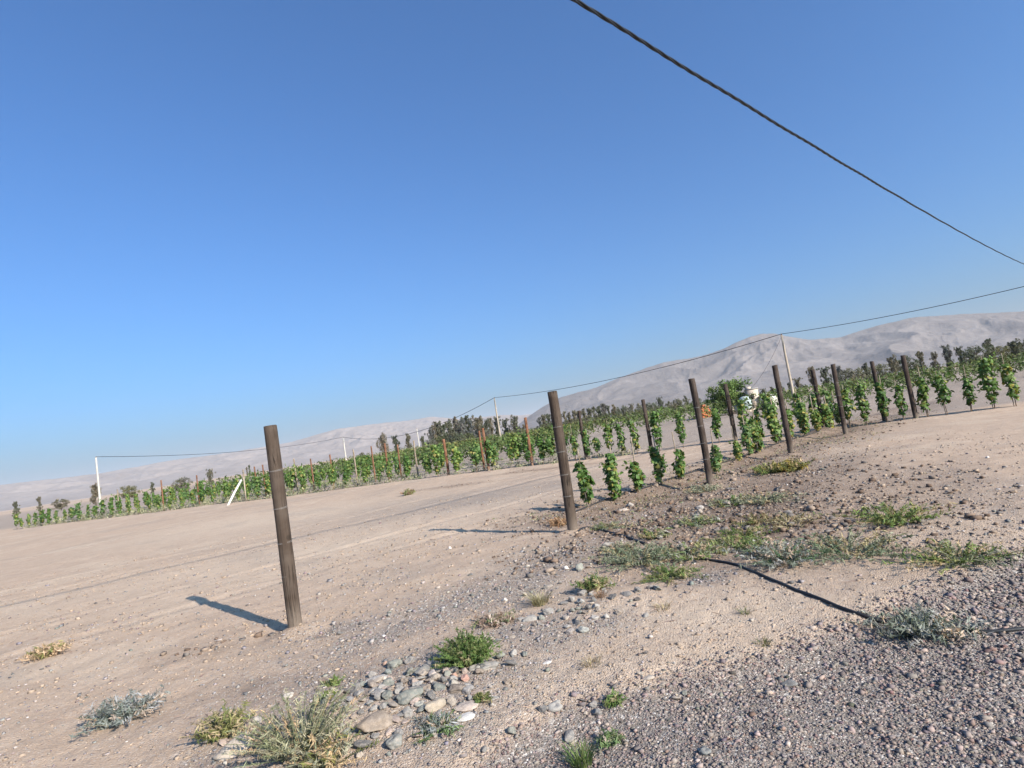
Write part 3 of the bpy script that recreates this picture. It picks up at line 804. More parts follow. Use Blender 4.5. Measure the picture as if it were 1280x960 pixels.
TIE = tie_mesh(.0775)
FENCE = [POST0 + POST_DIR * POST_STEP * k for k in range(-1, 7)]
fl = ['wooden post nearest the camera, out beyond the left', 'weathered brown wooden post nearest the camera casting a shadow left', 'weathered brown wooden post with hose at its foot and long shadow',
      'dark wooden post between the near vines and orange stack', 'dark wooden post in front of the right-hand utility pole', 'dark wooden post first to the right of the utility pole',
      'dark wooden post second to the right of the utility pole', 'dark wooden post farthest along the roadside fence']
hs = [1.9, 1.89, 1.97, 2.01, 2.10, 2.0, 2.0, 2.0]
leans = [(0, 0), (0, -.008), (0, .012), (0, .004), (0, 0), (.01, .01), (0, -.01), (0, 0)]
for k, p in enumerate(FENCE):
    if k == 0: continue
    wooden_post(p, hs[k], [.06, .0615, .071, .063, .063, .064, .064, .064][k], M_POST if k < 3 else M_POST_D, fl[k], 200 + k, True, leans[k])
# thin fence wires
for wi, z in enumerate(WIRE_Z):
    mb = MB(); pts = []
    ext = [FENCE[0]] + FENCE[1:]
    for k in range(len(ext) - 1):
        a, b = ext[k], ext[k + 1]
        for t in np.linspace(0, 1, 7)[:-1]:
            p = a + (b - a) * t
            pts.append((p[0] - .046, p[1] + .046, z + gz(*a) * (1 - t) + gz(*b) * t - .03 * 4 * t * (1 - t)))
    mb.tube(pts, .0005, 4)
    o = mesh_obj('fence_wire', mb.mesh('fence_wire', M_WIRE))
    tag(o, ['topmost', 'second highest', 'second lowest', 'lowest'][wi] + ' thin steel wire strung along the near wooden posts', 'wire')

# ------------------------------------------------------------------ foliage builders
def leaf_cloud(centers, normals, size, cols, lobed=True, elong=1.0, fold=.25):
    """one small lobed or pointed leaf per centre, as a folded fan"""
    n = len(centers)
    up = rng.normal(size=(n, 3)); u = np.cross(normals, up); u /= np.linalg.norm(u, axis=1)[:, None] + 1e-9
    w = np.cross(normals, u)
    if lobed:
        ang = np.array([90, 150, 205, 270, 335, 30]) * math.pi / 180; rad = np.array([1.0, .72, .85, .35, .85, .72])
    else:
        ang = np.array([90, 180, 270, 0]) * math.pi / 180; rad = np.array([1.0, .42, .9, .42])
    m = len(ang)
    V = np.zeros((n, m + 1, 3)); s = size[:, None]
    V[:, 0] = centers + normals * s * fold
    for k in range(m):
        V[:, k + 1] = centers + (u * math.cos(ang[k]) * rad[k] + w * math.sin(ang[k]) * rad[k] * elong) * s
    tri = np.array([(0, k + 1, (k + 1) % m + 1) for k in range(m)])
    Fc = (tri[None] + (np.arange(n) * (m + 1))[:, None, None]).reshape(-1)
    return V.reshape(-1, 3), Fc, np.full(n * m, 3), np.repeat(cols, m + 1, 0)
def vine_foliage(seed, h, r, n, leaf, base=.12, yellow=.15):
    """column of grape leaves trained up a stake; irregular shoulders"""
    global rng; keep = rng; rng = np.random.default_rng(seed)
    z = base + (h - base) * rng.random(n) ** .85; a = rng.random(n) * 2 * math.pi
    lumps = 1 + .38 * np.sin(z * 9 + seed) * np.cos(a + seed) + .25 * np.sin(z * 23 + a * 2 + seed * 3)
    prof = np.clip(np.sin(np.clip((z - base) / (h - base) * .86 + .1, 0, 1) * math.pi), .25, 1) ** .5
    q = r * prof * lumps * np.sqrt(.25 + .75 * rng.random(n))
    drift = .02 * np.sin(z * 3 + seed)
    C = np.stack([q * np.cos(a) + drift, q * np.sin(a) - drift * .6, z + rng.normal(0, .01, n)], 1)
    Nn = np.stack([np.cos(a), np.sin(a), .55 + 0 * a], 1) + rng.normal(0, .55, (n, 3)); Nn /= np.linalg.norm(Nn, axis=1)[:, None]
    g = np.array([(.060, .125, .028), (.080, .155, .036), (.115, .195, .048), (.042, .088, .023), (.175, .245, .068)])
    pick = rng.choice(5, n, p=[.26, .28, .22, .12, .12]); c = g[pick] * (.85 + .3 * rng.random((n, 1)))
    ysel = rng.random(n) < yellow * (1.6 - (z - base) / (h - base) * 1.3)
    c[ysel] = np.array([(.24, .23, .06)]) * (.7 + .5 * rng.random((ysel.sum(), 1)))
    size = leaf * (.6 + .7 * rng.random(n))
    for k in range(3 + seed % 4):                            # stray shoots breaking the outline
        m = n // 16; z0 = base + (h - base) * (.3 + .65 * rng.random()); aa = rng.random() * 6.3; tt = rng.random(m); up = rng.uniform(-.3, 1.0)
        L = r * rng.uniform(1.2, 2.2)
        C = np.concatenate([C, np.stack([tt * L * math.cos(aa), tt * L * math.sin(aa), z0 + up * tt * L], 1) + rng.normal(0, leaf * .4, (m, 3))])
        nn = rng.normal(0, 1, (m, 3)) + np.array([0, 0, .8]); Nn = np.concatenate([Nn, nn / np.linalg.norm(nn, axis=1)[:, None]])
        size = np.concatenate([size, leaf * (.4 + .5 * rng.random(m))]); c = np.concatenate([c, g[rng.choice([1, 2, 4], m)]])
    out = leaf_cloud(C, Nn, size, c); rng = keep
    return mesh_np('foliage', out[0], out[1], out[2], M_LEAF, out[3])
def vine_stem(seed, h):
    r = np.random.default_rng(seed); mb = MB()
    zs = np.linspace(-.08, h * .9, 9)
    mb.tube(np.stack([.012 * np.sin(zs * 5 + seed), .012 * np.cos(zs * 4 + seed), zs], 1), np.linspace(.014, .005, 9), 6)
    for k in range(3):
        z0 = h * (.35 + .15 * k); a = r.random() * 6.3; t = np.linspace(0, 1, 4)
        mb.tube(np.stack([.10 * t * np.cos(a), .10 * t * np.sin(a), z0 + .14 * t], 1), np.linspace(.005, .002, 4), 5)
    return mb.mesh('stem', M_STEM)
def stake_mesh(h):
    mb = MB(); zs = np.linspace(-.1, h, 5)
    mb.tube(np.stack([.035 + 0 * zs, .02 + .01 * zs, zs], 1), .011, 6)
    return mb.mesh('stake', M_STAKE)
STAKE = [stake_mesh(1.0), stake_mesh(1.5)]
VN = [(vine_foliage(300 + i, h, r, n, .055, .06, .22), vine_stem(300 + i, h)) for i, (h, r, n) in enumerate([(.74, .105, 230), (.84, .115, 250), (.52, .10, 140), (.76, .10, 220), (.60, .10, 160)])]
VF = [(vine_foliage(320 + i, h, r, n, .075, b, .10), vine_stem(320 + i, h)) for i, (h, r, n, b) in enumerate([(1.05, .15, 150, .25), (1.25, .16, 180, .2), (1.0, .18, 160, .3), (1.4, .17, 200, .15), (1.15, .14, 150, .2), (1.3, .2, 210, .35)])]
rv = random.Random(5)
def vine(xy, meshes, label, group=None, scale=1.0, sx=1.0, stake=None, lean=0.0):
    e = empty('grape_vine', (xy[0], xy[1], gz(*xy)), rv.uniform(0, 6.3))
    e.scale = (scale * sx, scale * sx, scale); e.rotation_euler = (rv.uniform(-.03, .03), rv.uniform(-.03, .03) + lean, e.rotation_euler[2])
    mesh_obj('foliage', meshes[0], e); mesh_obj('stem', meshes[1], e)
    if stake is not None: mesh_obj('stake', STAKE[stake], e)
    tag(e, label, 'vine', group); return e
near = [(735, 633, 0, 1, 'young leafy vine nearest the middle post'), (769, 627, 1, 1, 'tallest young vine of the near row, second from the middle post'),
        (797, 617, 2, 1.05, 'short yellowing vine, third from the middle post'), (827, 607, 3, .98, 'dense dark green vine, fourth from the middle post'),
        (853, 600, 4, 1, 'vine with yellow leaves at its foot left of the dark post'), (896, 589, 4, 1.0, 'small vine just right of the dark post at the near row'),
        (924, 577, 2, .85, 'low bushy vine lying beside the near row at right'), (938, 571, 3, 1.0, 'full green vine behind the low bushy vine'), (948, 568, 0, 1.15, 'broad vine right of the full green vine'),
        (972, 559, 1, 1.25, 'tall dark vine left of the post before the utility pole')]
for px, py, m, s_, lab in near:
    vine(G(px, py), VN[m], lab, 'young vines of the near row', s_, 1.12, 0)
for k in range(5):
    p = ROW1_A + POST_DIR * (9.3 + 1.05 * k)
    vine(p, VN[k % 5], ordinal(k + 1) + ' young vine of the near row beyond the utility pole at right', 'vines of the near row at far right', 1.15, 1.15, 0)
# the edge row, right-hand part: single vines with gaps
def on_row2(px, off=0.0):
    """where the bearing of a photo column meets the edge row"""
    lo = None
    for t in np.linspace(-32, 46, 1561):
        p = ROW2_A + ROW2_DIR * t + ROW2_N * off
        if p[1] < 3: continue
        # project
        d = np.array([p[0], p[1], -CAM_H]); cp, sp = math.cos(PITCH), math.sin(PITCH)
        f_ = d[1] * cp + d[2] * sp; b = -d[1] * sp + d[2] * cp; a = d[0]
        u = (a * math.cos(ROLL) - b * math.sin(ROLL)) / f_
        e = abs(640 + u * F_PX - px)
        if lo is None or e < lo[0]: lo = (e, p)
    return lo[1]
row2_named = [(720, 0, .95, 'slim vine first to the left of the thin dark post behind the near vines'), (737, 4, 1.0, 'slim vine first to the right of the thin dark post'),
              (749, 2, .8, 'small dark vine between two slim vines of the edge row'), (764, 5, .95, 'broad-topped vine with reddish tip in the edge row'), (780, 1, .95, 'narrow green vine in the edge row, left of two'),
              (797, 1, 1.0, 'narrow green vine just left of the dark edge-row post'), (824, 3, 1.05, 'tall vine just right of the dark edge-row post'), (855, 1, 1.0, 'narrow vine standing alone left of the near dark post'),
              (899, 4, 1.05, 'narrow vine between the near dark post and the edge-row post'), (935, 3, 1.0, 'tall edge-row vine in front of the pale tank'), (951, 0, .95, 'thin edge-row vine right of the pale tank'), (968, 5, 1.1, 'bushy edge-row vine below the white low building')]
for px, m, s_, lab in row2_named:
    vine(on_row2(px), VF[m], lab, 'single vines of the edge row', s_, .95, 1 if rv.random() < .4 else None)
for k, px in enumerate((1004, 1022, 1041, 1063, 1082, 1108, 1131, 1160, 1184, 1215, 1244, 1270)):
    vine(on_row2(px), VF[rv.randrange(6)], ordinal(k + 1) + ' edge-row vine beyond the right-hand utility pole', 'edge-row vines at far right', rv.uniform(.85, 1.1), 1, 1)
# middle and left part: dense hedge-like row
mids = [(548, 3, 'tall vine left of the rusty post with a bare gap beside it'), (572, 4, 'vine just right of the leftmost rusty post'), (597, 2, 'dark vine left of the paired rusty posts'),
        (617, 1, 'vine just right of the paired rusty posts'), (649, 5, 'vine left of the single rusty post beside the gap'), (662, 1, 'vine against the single rusty post'), (679, 0, 'small vine right of the single rusty post'), (692, 2, 'bushy vine hidden behind the middle post'), (704, 5, 'bushy vine just left of the middle post')]
for px, m, lab in mids:
    vine(on_row2(px), VF[m], lab, 'vines of the edge row by the rusty posts', rv.uniform(.95, 1.1), 1.1, None)
tL = line_t(*on_row2(538), ROW2_A, ROW2_DIR)
t = tL; cnt = {}
while t > -26:
    p = ROW2_A + ROW2_DIR * t + ROW2_N * rv.uniform(-.08, .08)
    seg = 'left of the white brace' if p[0] < -15.8 else 'between brace and rusty posts'
    cnt[seg] = cnt.get(seg, 0) + 1
    vine(p, VF[rv.randrange(6)], ordinal(cnt[seg]) + ' leafy vine, counted leftward, of the edge row ' + seg, 'edge-row vines ' + seg, rv.uniform(.72, 1.05), rv.uniform(.75, 1.15), 1 if rv.random() < .3 else None)
    t -= rv.uniform(.7, 1.25)
# two more rows behind it on the left, vine by vine; the rest of the field reads as one mass
for k, off in enumerate((3.6, 6.4)):
    t = line_t(*on_row2(690, off), ROW2_A, ROW2_DIR); c_ = 0
    while t > -20:
        p = ROW2_A + ROW2_DIR * t + ROW2_N * (off + rv.uniform(-.1, .1))
        c_ += 1
        vine(p, VF[rv.randrange(6)], ordinal(c_) + ' vine, counted leftward, of the %s row behind the edge row' % ('first', 'second')[k], 'vines of the %s back row' % ('first', 'second')[k], rv.uniform(.8, 1.05), rv.uniform(.8, 1.2), None)
        t -= rv.uniform(.85, 1.3)
def vine_field():
    Cs, Ns, Ss, cs = [], [], [], []
    def row(p0, d, L, step, h, n, tint):
        for t in np.arange(0, L, step):
            p = p0 + d * (t + rng.uniform(-.2, .2)); hh = h * rng.uniform(.8, 1.15)
            a = rng.random(n) * 6.3; z = .25 + (hh - .25) * rng.random(n); q = .28 * np.sqrt(rng.random(n))
            Cs.append(np.stack([p[0] + q * np.cos(a) + d[0] * rng.uniform(-.4, .4, n), p[1] + q * np.sin(a) + d[1] * rng.uniform(-.4, .4, n), z], 1))
            nn = rng.normal(size=(n, 3)) + np.array([.3, -.3, .6]); Ns.append(nn / np.linalg.norm(nn, axis=1)[:, None])
            Ss.append(.14 * (.6 + .8 * rng.random(n)))
            g = np.array(tint) * rng.uniform(.75, 1.2); cs.append(g * (.7 + .6 * rng.random((n, 1))))
    greens = [(.085, .120, .034), (.115, .135, .040), (.160, .150, .050), (.070, .098, .034)]
    for k in range(3, 15):
        off = 1.2 + 2.7 * k; a = ROW2_A + ROW2_DIR * -22 + ROW2_N * off
        L = line_t(*on_row2(690 + 4 * k, off), ROW2_A, ROW2_DIR) + 22
        row(a, ROW2_DIR, L, 1.1, 1.35, 26, greens[rng.integers(0, 4)])
    for k in range(9):                                     # far parcel on the right
        off = 26 + 3.4 * k; a = ROW2_A + ROW2_DIR * (8 + k * .6) + ROW2_N * off
        row(a, ROW2_DIR, 62, 1.2, 1.5, 24, greens[rng.integers(0, 4)])
    for k in range(14):
        off = 58 + 4.5 * k; a = ROW2_A + ROW2_DIR * (-52 - 2 * k) + ROW2_N * off
        row(a, ROW2_DIR, 150 + 3 * k, 2.0, 1.7, 16, greens[rng.integers(0, 4)])
    V, Fc, sz, cc = leaf_cloud(np.concatenate(Cs), np.concatenate(Ns), np.concatenate(Ss), np.concatenate(cs), False, 1.3)
    o = mesh_obj('vineyard', mesh_np('vineyard', V, Fc, sz, M_TREE, cc))
    tag(o, 'distant rows of yellowish green vines filling the plain', 'vineyard', None, 'stuff')
vine_field()

# ------------------------------------------------------------------ edge-row posts and stakes
def row_post(px, h, r, mat, label, seed, off=0.0, group=None, lean=(0, 0)):
    wooden_post(on_row2(px, off), h, r, mat, label, seed, False, lean, group)
row_post(733, 1.95, .065, M_POST_D, 'thin dark post of the edge row nearest the middle post', 401)
row_post(814, 2.0, .068, M_POST_D, 'dark post of the edge row left of the near dark post', 402)
row_post(919, 2.05, .075, M_POST_D, 'dark post of the edge row before the round green tree', 403)
row_post(1030, 2.0, .07, M_POST_D, 'dark edge-row post first beyond the right-hand utility pole', 404)
row_post(1145, 2.0, .07, M_POST_D, 'dark edge-row post second beyond the right-hand utility pole', 405)
row_post(561, 1.65, .060, M_POST_R, 'rusty orange post leftmost of the edge-row posts', 406)
row_post(611, 1.85, .058, M_POST_R, 'tall rusty orange post of the close pair in the edge row', 407)
row_post(606, 1.75, .050, M_POST_R, 'shorter rusty post behind the tall one of the close pair', 408, .5)
row_post(666, 2.0, .062, M_POST_R, 'single rusty brown post left of the middle wooden post', 409)
row_post(487, 1.9, .05, M_POST_R, 'reddish post in the dense vines below the lone tree', 410, .6)
for i, (px, off) in enumerate([(308, .4), (322, 1.2), (333, .5), (372, .4), (393, 1.5), (418, .8), (447, .5), (470, 2.6), (503, 1.0), (524, .6), (250, .5), (205, .5), (150, .4)]):
    row_post(px, 1.75 + .05 * (i % 4), .04, M_POST_R if i % 3 else M_STAKE, ordinal(i + 1) + [' reddish', ' pale'][i % 3 == 0] + ' slender stake among the dense edge-row vines' + (', counted rightward' if i < 10 else ' left of the brace'), 420 + i, off, 'slender stakes in the dense edge row')
# white brace leaning on an end post
a = np.array(on_row2(284, -1.6)); b = np.array(on_row2(305, -.35))
e = empty('brace_pole', (a[0], a[1], gz(*a)))
mb = MB(); top = np.array([b[0] - a[0], b[1] - a[1], 1.18]); mb.tube([np.array([0, 0, -.05]), top * .5, top], [.062, .058, .054], 10)
mesh_obj('brace', mb.mesh('brace', M_WHITE), e)
mb = MB(); mb.tube([(b[0] - a[0] + .09, b[1] - a[1] + .1, -.1), (b[0] - a[0] + .09, b[1] - a[1] + .1, 1.3)], .030, 10); mesh_obj('upright', mb.mesh('upright', M_POLE_W), e)
tag(e, 'white slanting brace pole against its upright at the left end', 'brace')

# ------------------------------------------------------------------ hoses and twigs
def hose(pts, r, label, lift=0.0, name='irrigation_hose'):
    P = []
    for i in range(len(pts) - 1):
        for t in np.linspace(0, 1, 14, endpoint=(i == len(pts) - 2)):
            P.append(np.array(pts[i]) * (1 - t) + np.array(pts[i + 1]) * t)
    P = np.array(P)
    for _ in range(6):
        P[1:-1] = (P[:-2] + 2 * P[1:-1] + P[2:]) / 4
    z = ground_h(P[:, 0], P[:, 1]); z = np.convolve(np.pad(z, 3, 'edge'), np.ones(7) / 7, 'valid')
    mb = MB(); mb.tube(np.column_stack([P, z + r * .8 + lift]), r, 10)
    o = mesh_obj(name, mb.mesh(name, M_HOSE, True)); tag(o, label, 'hose'); return o
hose([G(868, 698), G(888, 701), G(920, 708), G(950, 720), G(996, 741), G(1060, 764), G(1150, 780), G(1240, 782), G(1340, 775)], .0115, 'thick black hose curving over the pale sand at right')
hose([G(722, 668), G(735, 659), G(745, 661), G(765, 668), G(783, 673), G(800, 680), G(815, 684)], .0135, 'thin black hose trailing from the foot of the middle post')
hose([G(785, 661), G(800, 663), G(815, 667), G(835, 672)], .010, 'short black hose end lying in the weeds')
P = [ROW2_A + ROW2_DIR * t - ROW2_N * .12 for t in np.arange(-6, 40, 2.0)]
hose(P, .016, 'black drip hose running along the foot of the edge row')
P = [ROW1_A + POST_DIR * t - np.array([-.05, .05]) for t in np.arange(-.6, 12, 1.0)]
hose(P, .013, 'black drip hose running along the near vine row')

# ------------------------------------------------------------------ weeds, shrubs, tufts
def weed_mesh(seed, radius, height, stems, per, leaf, width, cols, arch=.6, straw=0.0):
    straw = max(straw, .14)
    global rng; keep = rng; rng = np.random.default_rng(seed)
    C, Nn, S, Cc = [], [], [], []
    mb = MB(); cols = np.array(cols)
    for s in range(stems):
        a = rng.random() * 6.283; q = math.sqrt(rng.random()); L = height * (1.05 - .45 * q) * rng.uniform(.6, 1.15)
        root = np.array([math.cos(a), math.sin(a), 0]) * radius * .30 * q
        out = np.array([math.cos(a + rng.normal(0, .3)), math.sin(a + rng.normal(0, .3)), 0])
        reach = radius * (.15 + .75 * q) * rng.uniform(.6, 1.2)
        t = np.linspace(0, 1, 5); pts = root + out * (t ** 1.2 * reach)[:, None] + np.array([0, 0, 1]) * (L * (t - arch * q * .45 * t * t))[:, None]
        pts[:, :2] += rng.normal(0, radius * .02, (5, 2)); pts[0, 2] = -.02
        cc = cols[rng.integers(0, len(cols))] * rng.uniform(.8, 1.2)
        if rng.random() < straw: cc = np.array((.36, .29, .17)) * rng.uniform(.8, 1.2)
        mb.tube(pts, np.linspace(.0028, .0010, 5) * (1 + height), 3, cc * .85, False)
        tt = rng.random(per) ** .8; pos = np.stack([np.interp(tt, t, pts[:, k]) for k in range(3)], 1)
        C.append(pos + rng.normal(0, leaf * .45, (per, 3))); n_ = rng.normal(size=(per, 3)) + np.array([.2, -.2, .7]); Nn.append(n_ / np.linalg.norm(n_, axis=1)[:, None])
        S.append(leaf * (.5 + .8 * rng.random(per))); Cc.append(cc * (.75 + .5 * rng.random((per, 1))))
    C = np.concatenate(C); C[:, 2] = np.maximum(C[:, 2], .004)
    V, Fc, sz, col = leaf_cloud(C, np.concatenate(Nn), np.concatenate(S), np.concatenate(Cc), False, 1.0 / width)
    rng = keep
    return mesh_np('leaves', V, Fc, sz, M_WEED, col), mb.mesh('stems', M_WEED)
def blade_mesh(seed, radius, height, n, w, cols, lean=.6):
    r = np.random.default_rng(seed); mb = MB(); cols = np.array(cols)
    for s in range(n):
        a = r.random() * 6.283; q = math.sqrt(r.random()); root = np.array([math.cos(a), math.sin(a), 0]) * radius * .45 * q
        o = np.array([math.cos(a + r.normal(0, .6)), math.sin(a + r.normal(0, .6)), 0]); L = height * r.uniform(.55, 1.1)
        side = np.array([-o[1], o[0], 0]) * w * r.uniform(.6, 1.3)
        t = np.array([0, .4, .75, 1.0]); P = root + o * (lean * L * t ** 1.7 * (.3 + q))[:, None] + np.array([0, 0, 1]) * (L * (t - .25 * lean * t * t))[:, None]
        P[0, 2] = -.01
        v = [P[0] - side, P[0] + side, P[1] - side * .9, P[1] + side * .9, P[2] - side * .6, P[2] + side * .6, P[3]]
        mb.add(v, [(0, 1, 3, 2), (2, 3, 5, 4), (4, 5, 6)], cols[r.integers(0, len(cols))] * r.uniform(.75, 1.25))
    return mb.mesh('blades', M_WEED)
SAGE = [(.17, .19, .125), (.21, .225, .155), (.14, .165, .10), (.25, .25, .18)]
FRESH = [(.110, .165, .045), (.135, .190, .055), (.090, .135, .040), (.19, .21, .08)]
SAGE2 = [(.19, .225, .130), (.235, .26, .165), (.155, .19, .105), (.27, .28, .19)]
OLIVE = [(.15, .165, .055), (.19, .19, .07), (.11, .13, .045)]
STRAW = [(.40, .32, .20), (.33, .26, .16), (.46, .38, .25), (.26, .22, .12)]
RUST = [(.24, .165, .09), (.20, .135, .075), (.29, .215, .12)]
def weed(px, py, name, label, radius, height, stems, per, leaf, width, cols, seed, arch=.6, straw=0, xy=None):
    gx, gy = xy if xy else G(px, py)
    e = empty(name, (gx, gy, gz(gx, gy)))
    l, s = weed_mesh(seed, radius, height, stems, per, leaf, width, cols, arch, straw)
    mesh_obj('leaves', l, e); mesh_obj('stems', s, e); tag(e, label, 'weed'); return e
def tuft(px, py, label, radius, height, n, w, cols, seed, lean=.6, name='grass_tuft', group=None, xy=None):
    gx, gy = xy if xy else G(px, py)
    e = mesh_obj(name, blade_mesh(seed, radius, height, n, w, cols, lean), None, (gx, gy, gz(gx, gy)))
    tag(e, label, 'grass', group); return e
weed(586, 839, 'roadside_bush', 'bright green feathery bush behind the stone pile', .20, .21, 170, 34, .0075, .38, FRESH, 501, .5)
weed(378, 948, 'feathery_weed', 'tall pale sage feathery weed at the bottom left', .30, .31, 120, 26, .0058, .26, SAGE2, 502, .25, .14)
weed(405, 968, 'feathery_weed', 'low olive weed at the lower edge beside the feathery weed', .22, .16, 70, 18, .009, .4, OLIVE + SAGE, 503, .6, .3)
weed(283, 925, 'yellow_weed', 'yellowish green weed at the left behind the pale tan slab', .17, .18, 60, 18, .010, .35, OLIVE, 504, .5, .3)
weed(617, 782, 'brown_weed', 'olive brown weed cushion lying flat left of the second cluster', .17, .08, 60, 18, .010, .35, OLIVE + RUST, 505, .9, .25)
tuft(676, 757, 'dry straw tuft left of the second cluster', .14, .13, 170, .0022, STRAW, 506, .9)
weed(742, 742, 'brown_weed', 'green and straw weed on top of the second cluster', .17, .14, 60, 16, .011, .35, OLIVE + FRESH, 507, .7, .35)
tuft(752, 754, 'rusty dry tuft right of the second cluster', .09, .08, 80, .0022, RUST, 508, .9)
weed(800, 703, 'sage_weed', 'wide grey-green sprawling weed in the middle right', 0.50, 0.17, 112, 20, 0.0130, .45, SAGE, 509, .8)
weed(775, 692, 'sage_weed', 'smaller grey-green weed at the left of the sprawling weed', 0.26, 0.12, 45, 18, 0.0122, .45, SAGE, 510, .8)
weed(862, 697, 'green_weed', 'green weed right of the grey-green sprawling weed', 0.37, 0.14, 67, 18, 0.0115, .4, FRESH + SAGE, 511, .7)
weed(839, 723, 'green_weed', 'low olive green mat of weed on the edge of the pale sand', 0.32, 0.08, 67, 18, 0.0101, .4, FRESH + OLIVE, 512, .9)
weed(912, 683, 'yellow_weed', 'yellow green weed in the tilled strip above the hose', 0.37, 0.13, 60, 16, 0.0115, .4, OLIVE + FRESH, 513, .8)
weed(930, 668, 'yellow_weed', 'second yellow green weed farther up the tilled strip', 0.32, 0.13, 45, 16, 0.0115, .4, OLIVE + FRESH, 514, .8)
weed(978, 703, 'green_weed', 'dark green bushy weed at the right above the hose', 0.39, 0.20, 90, 20, 0.0130, .45, [(.07, .12, .045), (.10, .15, .06)] + SAGE, 515, .6)
weed(950, 690, 'green_weed', 'thin green weed left of the dark bushy weed', 0.28, 0.13, 37, 16, 0.0108, .4, FRESH + SAGE, 516, .7)
weed(815, 673, 'green_weed', 'small green weed beside the short hose end', 0.22, 0.11, 37, 16, 0.0115, .45, FRESH + SAGE, 517, .7)
weed(760, 660, 'green_weed', 'thin grassy weed above the hose by the middle post', 0.32, 0.06, 37, 14, 0.0101, .3, SAGE + OLIVE, 518, .9)
weed(868, 655, 'green_weed', 'green weed patch in the tilled strip below the near dark post', 0.39, 0.14, 45, 16, 0.0130, .4, FRESH + SAGE, 519, .8)
weed(880, 612, 'sage_weed', 'pale sage weed at the foot of the near dark post', 0.37, 0.15, 45, 16, 0.0144, .4, SAGE, 520, .7)
weed(915, 628, 'sage_weed', 'sage weed right of the near dark post', 0.45, 0.14, 45, 16, 0.0144, .4, SAGE + FRESH, 521, .7)
weed(955, 625, 'sage_weed', 'sage weed mat in the tilled strip toward the right', 0.54, 0.13, 52, 16, 0.0144, .4, SAGE, 522, .8)
weed(965, 590, 'yellow_weed', 'green and yellow weed below the post before the utility pole', .42, .22, 70, 16, .022, .4, OLIVE + FRESH, 523, .6)
weed(990, 588, 'yellow_weed', 'yellowing weed at the right edge of the tilled strip', .36, .26, 60, 16, .022, .4, OLIVE + [(.30, .25, .06)], 524, .6)
weed(950, 650, 'rust_weed', 'rust and yellow weed in the tilled strip', 0.37, 0.12, 37, 14, 0.0130, .4, RUST + OLIVE, 525, .7)
weed(985, 655, 'rust_weed', 'rust coloured dry weed at the right of the strip', 0.39, 0.14, 45, 14, 0.0130, .4, RUST + STRAW, 526, .7)
tuft(726, 942, 'green grass tuft growing in the gravel track', .10, .10, 110, .0025, FRESH, 527, .7)
weed(762, 918, 'green_weed', 'tiny green weed beside the tuft in the gravel', .07, .06, 26, 12, .008, .4, FRESH, 528, .7)
weed(548, 922, 'green_weed', 'small green weed in front of the tan egg-shaped cobble', .14, .07, 46, 14, .009, .4, FRESH + SAGE, 529, .8)
weed(603, 888, 'green_weed', 'tiny green weed at the right of the stone pile', .07, .05, 22, 12, .008, .4, OLIVE + FRESH, 530, .8)
weed(418, 862, 'green_weed', 'tiny green weed left of the stone pile', .07, .06, 22, 12, .008, .4, FRESH, 531, .8)
weed(415, 886, 'green_weed', 'small dark weed between pile and feathery weed', .07, .05, 22, 12, .008, .4, FRESH, 532, .8)
weed(765, 878, 'green_weed', 'tiny weed at the corner where sand meets gravel', .07, .06, 22, 12, .008, .4, FRESH, 533, .8)
tuft(740, 835, 'rusty dry tuft on the pale sand above the track', .12, .06, 70, .0018, RUST + STRAW, 534, 1.1)
tuft(830, 765, 'rusty flat tuft along the pale sand bank', .14, .05, 60, .0018, RUST + STRAW, 535, 1.2)
tuft(932, 768, 'small olive tuft on the pale sand at right', .06, .05, 40, .002, OLIVE, 536, .9)
tuft(955, 806, 'rusty tuft at the right edge of the sand', .08, .05, 50, .002, RUST + OLIVE, 537, 1.0)
weed(511, 618, 'dark_weed', 'lone dark weed on the bare sand before the edge row', .22, .22, 40, 12, .03, .4, OLIVE + RUST, 538, .6)
weed(700, 656, 'rust_weed', 'rusty dead weed in the shadow of the middle post', .20, .14, 50, 12, .012, .3, RUST, 539, .7)
weed(1060, 690, 'sage_weed', 'sage weed beyond the right end of the hose', 0.54, 0.19, 67, 18, 0.0144, .45, SAGE, 540, .7)
weed(1120, 650, 'yellow_weed', 'yellow green weed far right in the tilled strip', 0.54, 0.19, 67, 18, 0.0158, .45, OLIVE + FRESH, 541, .7)
weed(1200, 700, 'green_weed', 'green weed near the far right of the sand', 0.43, 0.17, 67, 18, 0.0130, .45, FRESH + SAGE, 542, .7)
weed(1150, 780, 'sage_weed', 'low sage weed beside the gravel far right', .3, .14, 70, 18, .014, .45, SAGE, 543, .7)
weed(150, 900, 'sage_weed', 'sage weed on the sand far left', .26, .2, 90, 18, .012, .45, SAGE, 544, .6, .2)
weed(60, 820, 'yellow_weed', 'dry yellow weed on the sand at the left margin', .2, .14, 70, 16, .012, .4, OLIVE + STRAW, 545, .7, .3)
